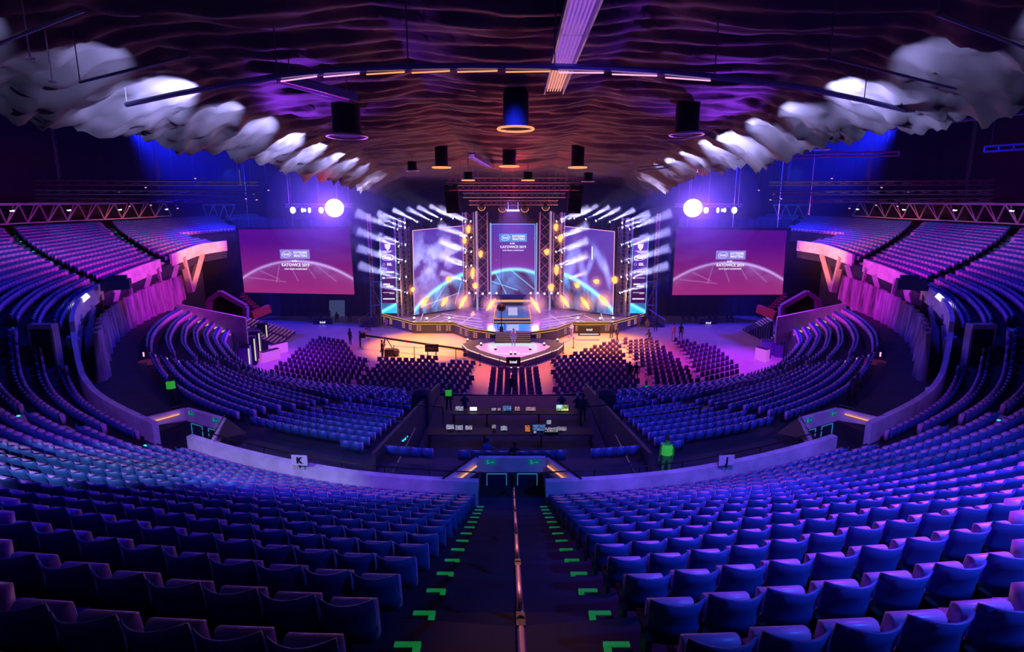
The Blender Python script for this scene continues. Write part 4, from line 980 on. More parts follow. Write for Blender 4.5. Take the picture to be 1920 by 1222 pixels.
# desks
for Y, x0_, x1_, nm in ((24.6, -4.6, 4.4, 'front'), (27.2, -3.6, 4.2, 'rear')):
    root = thing('control_desk', (0, Y, FZ), f'long black {"nearer" if nm == "front" else "farther"} control desk with monitors', 'desk')
    bb = MB(); bb.box(((x0_ + x1_) / 2, 0, .78), (x1_ - x0_, .8, .05)); bb.build('desk_top', M['black'], root)
    for x in (x0_ + .1, -1.5, 1.6, x1_ - .1): bb = MB(); bb.box((x, 0, .375), (.06, .7, .75)); bb.build('leg', M['blackmetal'], root)
def pic_mon(seed, kind):
    def f(u, v):
        if kind == 'white': return np.tile([[.9, .85, 1.0]], (len(u), 1))
        g = (vnoise(u * 14, v * 12, seed) > .5) * vnoise(u * 30, v * 26, seed + 1)
        base = {'pale': (.55, .55, .85), 'blue': (.15, .3, .8), 'yellow': (.55, .6, .35), 'orange': (1, .3, .08), 'pink': (.6, .3, .5), 'ctrl': (.5, .45, .6)}[kind]
        c = (g * .9 + .12)[:, None] * np.array(base)[None]
        if kind == 'yellow': c = c + ((v < .3) & (u > .4))[:, None] * np.array((.4, .45, .02)); c = c + ((v > .35) & (u < .5))[:, None] * np.array((.1, .45, .5))
        return c
    return f
MON = [(844, 799.5, 16, 10, 24.6, 'pale'), (862, 790, 16, 10, 27.2, 'pale'), (861, 801, 15, 10, 24.6, 'pale'), (879, 801, 14, 9, 24.6, 'pale'), (888, 791, 14, 8, 27.2, 'white'), (926, 785, 9, 6, 27.2, 'pale'), (926, 799, 8, 8, 24.6, 'ctrl'), (936, 784, 6, 6, 27.2, 'pink'), (951, 784, 17, 11, 27.2, 'blue'), (945, 802, 13, 10, 24.6, 'pale'), (970, 781, 10, 9, 27.2, 'pink'), (995, 780, 20, 8, 27.2, 'pink'), (1010.5, 803, 25, 14, 24.6, 'blue'), (989, 809, 10, 14, 24.5, 'orange'), (1029, 795, 9, 9, 25.4, 'pale'), (1054, 784, 24, 13, 27.2, 'yellow'), (1053, 804, 20, 9, 24.6, 'ctrl'), (1003, 816, 5, 6, 24.3, 'pale')]
for i, (px, py, w, h, Y, kd) in enumerate(MON):
    c = atY(px, py, Y); W_ = w * Y / 900 * 1.0; H = h * Y / 900 * .95; dk = FZ + .81; zb = c.z - H / 2 - dk
    r = thing('monitor', (c.x, Y, dk), f'{ordn(i + 1)} monitor of the control area, a {({"pale": "pale text", "white": "blank white", "blue": "blue picture", "yellow": "cyan and yellow table", "orange": "orange lit", "pink": "pinkish", "ctrl": "button covered"})[kd]} one ' + ('on the nearer desk' if Y < 26 else 'on the farther desk'), 'monitor')
    if zb < .04: zb = .04
    display('screen', [Vector((-W_ / 2, -.03, zb + H)), Vector((W_ / 2, -.03, zb + H)), Vector((W_ / 2, -.03, zb)), Vector((-W_ / 2, -.03, zb))], 16, 12, pic_mon(i, kd), r)
    bb = MB(); bb.box((0, .02, zb + H / 2), (W_ + .04, .05, H + .04)); bb.build('casing', M['black'], r)
    bb = MB(); bb.box((0, .03, zb / 2), (.06, .04, zb)); bb.box((0, .03, .01), (.22, .16, .02)); bb.build('stand', M['black'], r)
r = thing('lighting_console', (atY(1033, 808, 24.6).x, 24.5, FZ + .805), 'lighting console dotted with lit buttons beside the large blue monitor', 'console')
bb = MB(); bb.box((0, 0, .06), (.75, .5, .12), M=Matrix.Rotation(.1, 3, 'X')); bb.build('console_body', M['blackmetal'], r)
bb = MB(); [bb.box((-.33 + .066 * i, -.18 + .07 * k, .135 + .007 * k), (.028, .028, .012)) for i in range(11) for k in range(6) if RNG.random() < .7]; bb.build('lit_buttons', M['logo_white'], r)['kind'] = 'stuff'
# ------------------------------------------------------------------ camera crane
p0_ = fl(724, 664); root = thing('camera_crane', p0_, 'long black camera crane on a tripod reaching from the left towards the arrow platform', 'camera crane')
piv = Vector((0, 0, 1.75)); tail = atY(681, 628, p0_.y + 1.6) - p0_; head = atY(872, 655, p0_.y - 1.4) - p0_
bb = MB(); bb.bar(tail, head, .16, .16); bb.build('boom', M['black'], root)
for k in range(3): a = 2.1 * k + .4; bb = MB(); bb.tube(piv, (.9 * math.cos(a), .9 * math.sin(a), .03), .05, 6); bb.build('leg', M['black'], root)
bb = MB(); bb.box(tail, (.5, .5, .5)); bb.build('counterweight', M['black'], root)
bb = MB(); bb.box(head + Vector((0, 0, -.45)), (.3, .5, .35)); bb.tube(head, head + Vector((0, 0, -.4)), .05, 6); bb.tube(head + Vector((.0, -.25, -.45)), head + Vector((0, -.5, -.45)), .09, 8); bb.build('camera_head', M['black'], root)
bb = MB(); bb.box((.5, -.5, .35), (.9, .6, .7)); bb.ball((1.1, -.5, .4), .38, 10, 6); bb.build('cable_drum', M['black'], root)
r = thing('hanging_camera_rig', atY(940, 583, 47), 'dark round lamp housing hanging in front of the runway', 'hanging rig')
c = Vector((0, 0, 0)); bb = MB(); bb.ball((0, 0, .35), .5, 12, 8, sc=(1, 1, .8)); bb.build('housing', M['blackmetal'], r); bb = MB(); bb.tube((0, 0, 0), (0, 0, -1.6), .05, 6); bb.build('pole', M['black'], r)
bb = MB(); fr = [(-.35, 0, -1.3), (.35, 0, -1.3), (.35, 0, -1.9), (-.35, 0, -1.9)]; [bb.tube(fr[i], fr[(i + 1) % 4], .04, 5) for i in range(4)]; bb.box((0, 0, -1.85), (.35, .3, .5)); bb.build('frame', M['black'], r)
bb = MB(); bb.tube((0, 0, .6), (0, 0, CZ + 12 - r.location.z), .02, 4); bb.build('cable', M['steel'], r)
# barrier posts with rope around the stage
def ropes(pts, side):
    root = thing('rope_barrier', fl(*pts[0]), f'thin rope barrier on posts along the {side} of the stage front', 'barrier'); o = root.location.copy(); tops = []
    for a, c in pts:
        p = fl(a, c) - o; bb = MB(); bb.tube(p, p + Vector((0, 0, 1.15)), .035, 6); bb.tube(p, p + Vector((0, 0, .03)), .16, 8); bb.build('post', M['black'], root); tops.append(p + Vector((0, 0, 1.05)))
    bb = MB(); bb.path(tops, .018, 5); bb.build('rope', M['black'], root)
ropes([(739, 668), (777, 671), (855, 675), (900, 685), (937, 694)], 'left'); ropes([(1005, 692), (1034, 681), (1056, 662), (1075, 652)], 'right')
r = thing('floor_monitor_screen', fl(810, 670), 'black flat screen standing on the floor with its back to the seats', 'screen'); bb = MB(); bb.box((0, 0, .95), (1.3, .1, .75)); bb.build('panel', M['black'], r); bb = MB(); bb.box((-.4, 0, .3), (.06, .3, .6)); bb.box((.4, 0, .3), (.06, .3, .6)); bb.build('stand', M['black'], r)
# flight cases and stage stairs
for sd, nm in ((-1, 'left'), (1, 'right')):
    q = dz(716, 588); x = q.x * -1 * sd * -1 if False else sd * abs(q.x); root = thing('stage_stairs', (x + sd * .6, q.y - .9, 0), f'dark flight of steps up the {nm} end of the stage', 'stairs')
    for i in range(7):
        bb = MB(); z = DZ * (i + 1) / 7; bb.box((-sd * (-1.6 + .3 * i), 0, z / 2), (.32, 1.6, z)); bb.build('step', M['stage_side'], root)
    bb = MB(); bb.tube((sd * 1.7, -.8, .95), (-sd * .3, -.8, DZ + .95), .03, 5); bb.tube((sd * 1.7, -.8, 0), (sd * 1.7, -.8, .95), .03, 5); bb.build('handrail', M['steel'], root)

# ------------------------------------------------------------------ central stairs, handrail, stairwells
M['cyan_dim'] = mat('cyan_dim', (.1, .35, .5), .5, emit=(.05, .3, .5), es=.5)
root = thing('aisle_stairs', (0, CY - 32.5, up_z(0, 0)), 'wide central flight of dark stairs with green glowing zigzag edge tapes', 'stairs'); o = root.location.copy()
for k in range(15):
    y1 = CY - UP_ROWS[k] - .15; z0, z1 = up_z(k, 0), up_z(k + 1, 0)
    bb = MB(); bb.box(Vector((0, y1 + .20, (z0 + z1) / 2 - (z1 - z0) / 4)) - o, (2.2, .40, (z1 - z0) / 2)); bb.build('step', M['tread'], root)
    for sd in (-1, 1):
        bb = MB(); x = sd * (1.05 - .006 * k); zm = (z0 + z1) / 2
        bb.box(Vector((x - sd * .20, y1 - .02, z1 + .006)) - o, (.22, .055, .012)); bb.box(Vector((x - sd * .11, y1 + .012, z1 - (z1 - zm) / 2)) - o, (.07, .015, z1 - zm))
        bb.box(Vector((x - sd * .11, y1 + .2, zm + .006)) - o, (.07, .38, .012)); bb.box(Vector((x - sd * .02, y1 + .385, zm + .008)) - o, (.24, .05, .012)); bb.build('step_marker', M['tape'], root)
bb = MB(); bb.box(Vector((0, CY - 32.1, up_z(0, 0) + .01)) - o, (2.15, .05, .012)); bb.build('step_marker', mat('tape_dim', (.05, .4, .2), .6, emit=(.05, .5, .25), es=.15), root)
# side stairs of the tiers: step tapes with tiny lights
for sd, nm in ((-1, 'left'), (1, 'right')):
    for a, ds in zip(AISLES[1:5], ('nearest side', 'bend', 'middle', 'farthest')):
        root = thing('aisle_stairs', pol(UP_ROWS[0], sd * a[0], up_z(0, sd * a[0])), f'{ds} flight of narrow stairs through the {nm} upper tier', 'stairs'); o = root.location.copy()
        for k in range(15):
            ph = sd * aisle_phi(a, UP_ROWS[k]); z = (up_z(k, ph) + up_z(k + 1, ph)) / 2; R = UP_ROWS[k] + .0
            p, q = pol(R, ph - math.degrees(.42 / R), z) - o, pol(R, ph + math.degrees(.42 / R), z) - o; bb = MB(); bb.bar(p, q, .3, .22); bb.build('step', M['concrete'], root)
            bb = MB(); n_ = (q - p).normalized() * .1; bb.bar(p - n_ * 0 + Vector((0, 0, .13)), p + n_ * 1.2 + Vector((0, 0, .13)), .08, .03); bb.build('step_light', M['tape'] if k % 3 else M['cyan_light'], root)
# central handrail
root = thing('handrail', (.06, CY - 33, up_z(0, 0)), 'steel handrail down the middle of the central stairs, orange glow put into its colour', 'handrail'); o = root.location.copy()
def rz_(y): R = CY - y; return ztop(R, 0) - .82 + .98
M['rail'] = mat('rail', (1, .55, .42), .34, 1.0)  # orange reflection on the steel put into its base colour
ys = [15.1, 13.6, 11.2, 8.6, 6.2, 4.5, 2.9, 1.6]
for i, (a, c) in enumerate(zip(ys[:-1], ys[1:])):
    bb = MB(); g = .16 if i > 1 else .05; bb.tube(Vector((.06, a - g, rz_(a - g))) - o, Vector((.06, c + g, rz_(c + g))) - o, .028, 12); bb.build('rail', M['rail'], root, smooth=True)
for y in ys[:-1]:
    bb = MB(); bb.tube(Vector((.06, y, rz_(y) - 1.0)) - o, Vector((.06, y, rz_(y) + .02)) - o, .03, 8); bb.box(Vector((.06, y, rz_(y) - .01)) - o, (.062, .30, .05), M=Matrix.Rotation(-.5, 3, 'X')); bb.build('post', M['black'], root)
def stairwell(phi, label, dirn):
    o = pol(32.0, phi, zpar(phi)); a = math.radians(phi); root = thing('stairwell', o, label, 'stairwell', None, a)  # local +y points to the arena centre
    C_, D_ = M['concrete'], M['dark_concrete']
    bb = MB(); bb.slab([(-1.2, 1.35, -.42), (1.2, 1.35, -.42), (1.2, 1.35, .12), (-1.2, 1.35, .12)], .16); bb.build('lintel_panel', M['pale_concrete'], root)
    for s in (-1, 1):
        bb = MB(); q = [(s * 1.2, 1.35, -.42), (s * 2.25, .12, -.42), (s * 2.25, .12, -.06), (s * 1.2, 1.35, .12)]
        bb.slab(q if s > 0 else q[::-1], .12); bb.build('wing_wall', M['pale_concrete'], root)
        bb = MB(); bb.tube((s * 1.25, 1.15, -.06), (s * 2.05, .28, -.26), .03, 8); bb.build('light_strip', M['orange_light'], root)
        bb = MB(); bb.slab([(s * .78 - .2, 1.33, -.02 - .10), (s * .78 + .2, 1.33, -.12), (s * .78 + .2, 1.33, .08), (s * .78 - .2, 1.33, .08)], .03); e = bb.build('exit_sign', M['exit_green'], root)
        bb = MB(); gx = s * .78; bb.box((gx - .09, 1.315, -.02), (.05, .01, .12)); bb.box((gx - .06, 1.315, -.05), (.09, .01, .025)); bb.ball((gx - .08, 1.315, .05), .02, 6, 4); bb.box((gx + .08, 1.315, -.02), (.11, .01, .022)); bb.box((gx + .12, 1.315, -.02), (.022, .01, .07)); bb.build('pictogram', M['cyan_dim'], e)
        bb = MB(); bb.box((s * .55, 1.42, -.83), (1.0, .06, .82)); d = bb.build('door', M['stage_side'], root)
        bb = MB(); 
        for p, q in (((s * .2, 1.38, -.5), (s * .9, 1.38, -.5)), ((s * .2, 1.38, -.5), (s * .2, 1.38, -.95)), ((s * .9, 1.38, -.5), (s * .9, 1.38, -.95))): bb.bar(p, q, .025, .025)
        bb.build('door_frame_tape', M['cyan_dim'], d)
        bb = MB(); bb.slab([(s * 1.2, .1, -1.2), (s * 1.2, 1.4, -1.2), (s * 1.2, 1.4, -.4), (s * 1.2, .1, -.4)][::s], .1); bb.build('side_wall', D_, root)
    bb = MB(); bb.box((0, .75, -1.2), (2.4, 1.5, .1)); bb.build('landing', D_, root)
    bb = MB(); bb.add([(-1.25, 1.5, .1), (1.25, 1.5, .1), (1.25, 2.3, -.9), (-1.25, 2.3, -.9), (-2.2, .3, -.1), (2.2, .3, -.1)], [(0, 1, 2, 3), (4, 0, 3), (1, 5, 2)]); bb.build('hood', D_, root)
    bb = MB(); bb.path([(-2.3, .15, .06), (-1.25, 1.42, .25), (1.25, 1.42, .25), (2.3, .15, .06)], .025, 6); bb.build('handrail', M['blackmetal'], root)
stairwell(0, 'central stairwell hood of pale concrete with two exit signs and double doors', 1)
stairwell(-24.5, 'stairwell hood of pale concrete in the left parapet gap', 1)
stairwell(24.5, 'stairwell hood of pale concrete in the right parapet gap', 1)
# section signs
def sign(px, py, Y, w, h, ch, label):
    c = atY(px, py, Y); r = thing('section_sign', c - Vector((0, 0, h / 2)), label, 'sign', rz=-math.atan2(c.x, CY - c.y) * -1 * .6 if False else math.atan2(c.x, CY - c.y) * .5)
    bb = MB(); bb.box((0, .02, h / 2), (w, .03, h)); bb.build('panel', M['white'], r); bb = MB(); bb.box((0, .03, -.05), (.04, .03, .12)); bb.build('bracket', M['black'], r)
    text(ch, h * .8, M['ink'], r, Frame((0, 0, h / 2), (1, 0, 0), (0, 0, 1)), 0, 0, .015, name='letter', bold=.015, extr=.004)
sign(561, 863, 15.1, .57, .36, 'K', 'white section sign with the letter K on the left parapet')
sign(1363, 863, 15.1, .55, .36, 'J', 'white section sign with the letter J on the right parapet')
sign(587, 735, 35.3, .42, .34, 'B', 'small white sign on the lower bowl front wall below the left floor block')
sign(1334, 735, 35.3, .42, .34, 'G', 'small white sign on the lower bowl front wall below the right floor block')
sign(822, 761, 31.9, .5, .30, 'I', 'small white sign above the left end of the control desk')
sign(1100, 761, 31.9, .5, .30, 'M', 'small white sign above the right end of the control desk')
sign(168, 722, 22.9, .28, .40, 'L', 'narrow white sign on the left parapet bend'); sign(1739, 733, 22.3, .28, .40, 'I', 'narrow white sign on the right parapet bend')
# railings on the parapets
for sd, nm in ((-1, 'left'), (1, 'right')):
    root = thing('guard_rail', pol(31.5, sd * 10, zpar(10) - .1), f'dark guard rail running along the {nm} near parapet', 'railing'); o = root.location.copy(); pts = [pol(31.6, sd * p, zpar(p) + .12) - o for p in np.linspace(2.2, 22.3, 22)]
    bb = MB(); bb.path(pts, .022, 6); bb.build('rail', M['blackmetal'], root)
    for p in pts[::3]: bb = MB(); bb.tube(p - Vector((0, 0, .5)), p, .02, 5); bb.build('post', M['blackmetal'], root)
    # lower bowl crowd rails
    for j, (pa, pb, kk) in enumerate(((12, 22, 13), (24, 34, 13), (10, 20, 9), (30, 40, 9))):
        root = thing('guard_rail', pol(*(low(kk, 18, sd * pa)[0], sd * pa, low(kk, 18, sd * pa)[1])), f'{ordn(j + 1)} dark loop rail among the {nm} lower bowl seats', 'railing'); o = root.location.copy(); pts = []
        for p in np.linspace(pa, pb, 8): R, z, w = low(kk, 18, sd * p); pts.append(pol(R - w * .35, sd * p, z + 1.0) - o)
        pts = [pts[0] - Vector((0, 0, 1))] + pts + [pts[-1] - Vector((0, 0, 1))]; bb = MB(); bb.path(pts, .03, 5); bb.build('rail', M['blackmetal'], root)
    # black equipment box and white light strip at the bend
    c = pol(33.0, sd * 45.5, 0); z0 = zpar(43) - .4; root = thing('tall_black_panel', Vector((c.x, c.y, z0)), f'tall black panel standing at the bend of the {nm} parapet', 'panel', None, math.radians(sd * 45.5) * 0)
    bb = MB(); bb.box((0, 0, 1.25), (.95, .35, 2.5)); bb.build('panel', M['blackcloth'], root); bb = MB(); bb.box((0, .05, 2.62), (1.2, .4, .24)); bb.build('cap_beam', M['concrete'], root)
    for s2 in (-.56, .56): bb = MB(); bb.box((s2, .05, 1.25), (.12, .35, 2.6)); bb.build('side_post', M['concrete'], root)
    x = 963 - 810 if sd < 0 else 963 + 806; p, q = atY(x - 12 * 1, 574 if sd < 0 else 553, 29.5), atY(x + 12, 553 if sd < 0 else 574, 29.5)
    b = MB(); b.bar(p, q, .1, .3); solo(b, 'tube_lamp', glow('cool_panel', (.85, .85, 1), 1.6), f'bright white tube light under the {nm} tier at the bend', 'light')
    # blue lit box hung under the tier
    c = atY(963 + sd * 745, 533, 33); b = MB(); b.box(c, (1.6, .8, .7), rz=sd * -.5); b.box(c + Vector((0, .2, .45)), (1.0, .5, .3), rz=sd * -.5); solo(b, 'projector', M['stage_side'], f'dark projector housing under the {nm} magenta fascia panel', 'projector')
# ------------------------------------------------------------------ temporary stands at the floor ends
M['gold_lit_board'] = mat('gold_lit_board', (.85, .62, .30), .5); M['red_cloth'] = mat('red_cloth', (.7, .03, .08), .6); M['violet_case'] = mat('violet_case', (.25, .12, .6), .4)  # gold light on the benches put into the board colour
root = thing('bleacher', atZ(495, 650, 0), 'temporary bleacher with rows of gold lit benches at the left floor edge', 'bleacher'); o = root.location.copy()
for i in range(13):
    t = i / 12; z = 3.0 * (1 - t) + .25; a = atZ(438 + (520 - 438) * t, 617 + 28 * t, z); c = atZ(470 + (551 - 470) * t, 597 + 23 * t, z)
    for s0, s1 in (((0, .44), (.54, 1)) if i != 6 else ((0, .4), (.6, 1))):
        if 3 <= i <= 5 and s0 == 0: continue
        bb = MB(); bb.bar(a + (c - a) * s0 - o, a + (c - a) * s1 - o, .22, .08); bb.build('bench', M['gold_lit_board'], root)
    bb = MB(); bb.bar(Vector((a.x, a.y, z / 2)) - o, Vector((c.x, c.y, z / 2)) - o, .3, z - .1); bb.build('riser', M['stage_side'], root)
root = thing('bleacher', atZ(1470, 650, 0), 'temporary bleacher with pale bench ends at the right floor edge', 'bleacher'); o = root.location.copy()
for i in range(9):
    t = i / 8; z = 2.6 * (1 - t) + .25; a = atZ(1487 - 48 * t, 627 + 14 * t, z); c = atZ(1478 - 46 * t, 615 + 14 * t, z); bb = MB(); bb.bar(a - o, c - o, .2, .08); bb.build('bench', M['white'], root)
    bb = MB(); bb.bar(Vector((a.x, a.y, z / 2)) - o, Vector((c.x, c.y, z / 2)) - o, .3, z - .1); bb.build('riser', M['stage_side'], root)
root = thing('bleacher', atZ(1405, 622, 0), 'steep dark stairs with pale treads below the right big screen', 'stairs'); o = root.location.copy()
for i in range(10):
    t = i / 9; z = 2.4 * t + .2; a = atZ(1394 + 44 * t, 615 - 20 * t, z); c = atZ(1404 + 44 * t, 622 - 20 * t, z); bb = MB(); bb.bar(a - o, c - o, .25, .07); bb.build('step', M['white'] if i > 4 else M['steel'], root)
    bb = MB(); bb.bar(Vector((a.x, a.y, z / 2)) - o, Vector((c.x, c.y, z / 2)) - o, .25, z - .1); bb.build('riser', M['stage_side'], root)
def block(px, py, w, d, h, m, name, label, cat, rz=0, strip=None):
    p = atZ(px, py, 0); p.x += 1.2 if p.x < 0 else -1.2; r = thing(name, p, label, cat, None, rz); bb = MB(); bb.box((0, 0, h / 2), (w, d, h)); bb.build('body', m, r)
    if strip: bb = MB(); bb.box((w / 2 - .06, -d / 2 - .02, h * .55), (.1, .04, h * .8)); bb.build('light_strip', strip, r)
    bb = MB(); bb.box((0, 0, h + .03), (w * .96, d * .96, .06)); bb.build('lid', M['black'], r)
for i, (px, py, h) in enumerate(((437, 690, 2.0), (449, 682, 2.6), (459, 670, 2.6), (474, 652, 2.6))):
    block(px, py, .9, .7, h, M['violet_case'] if i in (0,) else M['stage_side'], 'equipment_cabinet', f'{ordn(i + 1)} tall equipment cabinet from the nearest at the left floor edge', 'cabinet', .3, M['lamp_strip'] if 'lamp_strip' in M else M.setdefault('lamp_strip', glow('lamp_strip', (.9, .85, .7), .8)))
M['pink_front'] = mat('pink_front', (.9, .35, .8), .5, emit=(.8, .15, .8), es=.5)
for i, (px, py) in enumerate(((483, 676), (500, 662))): block(px, py, 1.7, .5, 1.0, M['pink_front'], 'counter', f'{("nearer", "farther")[i]} glowing pink fronted counter at the left floor edge', 'counter', .95)
block(1452, 676, 1.1, .5, 1.2, M['pink_front'], 'counter', 'glowing pink fronted counter at the right floor edge', 'counter', -1.05)
for i, (px, py) in enumerate(((1458, 668), (1470, 664), (1484, 668))): block(px, py, .9, .8, 1.6 - .2 * i, M['violet_case'], 'equipment_cabinet', f'{ordn(i + 1)} violet case from the left behind the right pink counter', 'cabinet', -.4)
def strip3(pts, w, th, m, name, label, cat):
    b = MB()
    for p, q in zip(pts[:-1], pts[1:]): b.bar(p, q, w, th)
    solo(b, name, m, label, cat)
for sd, nm in ((-1, 'left'), (1, 'right')):
    X = lambda x: 963 + sd * (963 - x) if sd > 0 else x
    A = [atY(X(x), y, 50) for x, y in ((461, 597), (461, 575), (413, 548), (393, 562), (391, 597), (461, 597))]
    strip3(A, .5, .45, mat('portal', (.35, .15, .65), .5), 'entrance_portal', f'angular violet portal frame of the entrance tunnel on the {nm}', 'portal')
    b = MB(); B_ = [a + Vector((0, .5, 0)) for a in A[:-1]]; b.slab(B_ if sd > 0 else B_[::-1], .2); solo(b, 'tunnel_dark_sheet', M['black'], f'black sheet standing in for the dark of the entrance tunnel on the {nm}', 'tunnel')  # black slab put in for the darkness inside the tunnel
    p, q = atY(X(393), 650, 43), atY(X(430), 611, 47); b = MB(); b.bar(p, q, .3, .5); solo(b, 'barrier_board', M['red_cloth'], f'slanting magenta red board beside the {nm} temporary seats', 'board')
    p, q = atY(X(472), 592, 52), atY(X(505), 578, 54); b = MB(); b.bar(p, q, .5, .9); solo(b, 'red_bench', M['red_cloth'], f'red covered bench below the outer corner of the {nm} screen', 'bench')
    root = thing('red_seat_group', atY(X(468), 570, 55), f'cluster of red seats high beside the {nm} entrance tunnel', 'seats'); o = root.location.copy()
    for i in range(6):
        c = atY(X(455 + 5.2 * i), 553 + 4.6 * i, 55) - o; bb = MB(); bb.box(c, (.42, .1, .5)); bb.box(c + Vector((0, -.2, -.2)), (.42, .4, .1)); bb.build('seat', M['red_cloth'], root)
    # steps with amber tread lights beside the lower bowl
    root = thing('step_light_row', pol(24.6, sd * 77.5, low(0, 7, 77)[1]), f'diagonal row of amber step lights at the end of the {nm} lower bowl', 'step lights'); o = root.location.copy()
    for i in range(14):
        t = i / 13; R = 25.4 + 3.9 * t; z = low(0, 7, 77)[1] * (1 - t) + low(6, 7, 77)[1] * t + .3; bb = MB(); p = pol(R, sd * 77.2, z) - o; bb.bar(p, p + (pol(R, sd * 78.2, z) - pol(R, sd * 77.2, z)) * 1.3, .1, .04); bb.build('step_light', M['gold_light'], root)
    root = thing('step_light_row', pol(27, sd * 53.6, low(3, 7, 54.5)[1]), f'row of small white step lights in the {nm} lower bowl stair', 'step lights'); o = root.location.copy()
    for i in range(12):
        t = i / 11; R = 22.6 + 6.4 * t; z = low(0, 7, 55)[1] * (1 - t) + low(6, 7, 55)[1] * t + .45; bb = MB(); p = pol(R, sd * 53.6, z) - o; bb.box(p, (.06, .06, .28)); bb.build('step_light', M['pink_light'], root)
    for i, (x, y, w, h) in enumerate(((345, 520, 110, 75),)):
        b = MB(); c = [atY(X(x), y, 60), atY(X(x + w), y, 60), atY(X(x + w), y + h + 25, 60), atY(X(x), y + h + 25, 60)]; c = c if sd < 0 else c
        b.slab([c[3], c[2], c[1], c[0]] if sd < 0 else [c[2], c[3], c[0], c[1]], .2); solo(b, 'curtain_wall', M['blackcloth'], f'dark curtain wall closing the end of the {nm} tier', 'curtain')
# lit doorway under the left screen
b = MB(); c = [atY(x, y, 61.9) for x, y in ((617, 590), (646, 590), (646, 563), (617, 563))]; c[0].z = c[1].z = 0; b.slab(c, .1); solo(b, 'doorway_screen', glow('door_scr', (.12, .16, .4), .3), 'small bluish lit screen in the dark doorway under the left big screen', 'screen')
# ------------------------------------------------------------------ draped fabric ceiling
def build_drape():
    nx, ny = 150, 420; X_ = np.linspace(-1, 1, nx + 1); Y_ = np.linspace(-8, 74, ny + 1); XX, YY = np.meshgrid(X_, Y_); half = np.interp(YY, [0, 15, 30, 45, 75], [19, 19, 17, 16.5, 17.5]); x = XX * half
    base = CZ + 6.9 - .046 * YY
    ph = YY / 2.9 + .10 * np.sin(x * .5); bay = np.abs(np.sin(math.pi * (x / 8.6 + .5)))              # swag between attachment lines
    swag = -.55 * bay * (0.55 + .45 * np.abs(np.sin(math.pi * ph)))
    E_ = np.clip((np.abs(XX) - .55) / .45, 0, 1)
    wr = .13 * np.sin(2 * math.pi * YY / .95 + 1.6 * bay * 2 + 2.2 * fbm(x * .35 + 9, YY * .3 + 3, 5)) * (.4 + fbm(x * .5 + 20, YY * .5 + 9, 8)) * (1 - .8 * E_) + .42 * (fbm(x * .30 + 40, YY * 1.1 + 20, 12, 5) - .5) + .16 * (fbm(x * .9 + 40, YY * 2.6 + 20, 15, 4) - .5)
    wx, wy = x + 2.4 * fbm(x * .22 + 3, YY * .2 + 8, 51), YY + 2.4 * fbm(x * .2 + 13, YY * .25 + 1, 52)
    crum = .9 * (1 - 2 * np.abs(fbm(wx * .16 + 30, wy * .55 + 30, 61, 3) - .5)) + .45 * (1 - 2 * np.abs(vnoise(wx * .7 + 50, wy * 1.9 + 50, 62) - .5)) + .22 * (1 - 2 * np.abs(vnoise(wx * 1.5 + 50, wy * 3.4 + 50, 63) - .5))
    ridge = -.35 * np.exp(-((np.mod(YY, 8.7) - 4.3) / .35) ** 2)
    z = base + swag + wr - crum * E_ * 1.15 + ridge * .4 - .8 * np.clip((np.abs(XX) - .80) / .20, 0, 1) ** 1.5 * (.2 + 1.6 * fbm(YY * .21 + 5, x * .1 + 3, 2)) + .9 * np.abs(XX) ** 3 * (fbm(x * .45 + 11, YY * .62 + 7, 31, 5) - .5)
    vs = np.stack([x, YY, z], -1).reshape(-1, 3); me = bpy.data.meshes.new('draped_ceiling'); L = nx + 1
    fs = [(j * L + i, (j + 1) * L + i, (j + 1) * L + i + 1, j * L + i + 1) for j in range(ny) for i in range(nx)]
    me.from_pydata([tuple(v) for v in vs.tolist()], [], fs); me.polygons.foreach_set('use_smooth', [True] * len(fs)); me.materials.append(M['fabric']); me.update()
    o = link('draped_ceiling', me); tag(recenter(o), 'swagged dark fabric ceiling with deep cross folds, glowing red over the stage end', 'ceiling fabric')
build_drape()
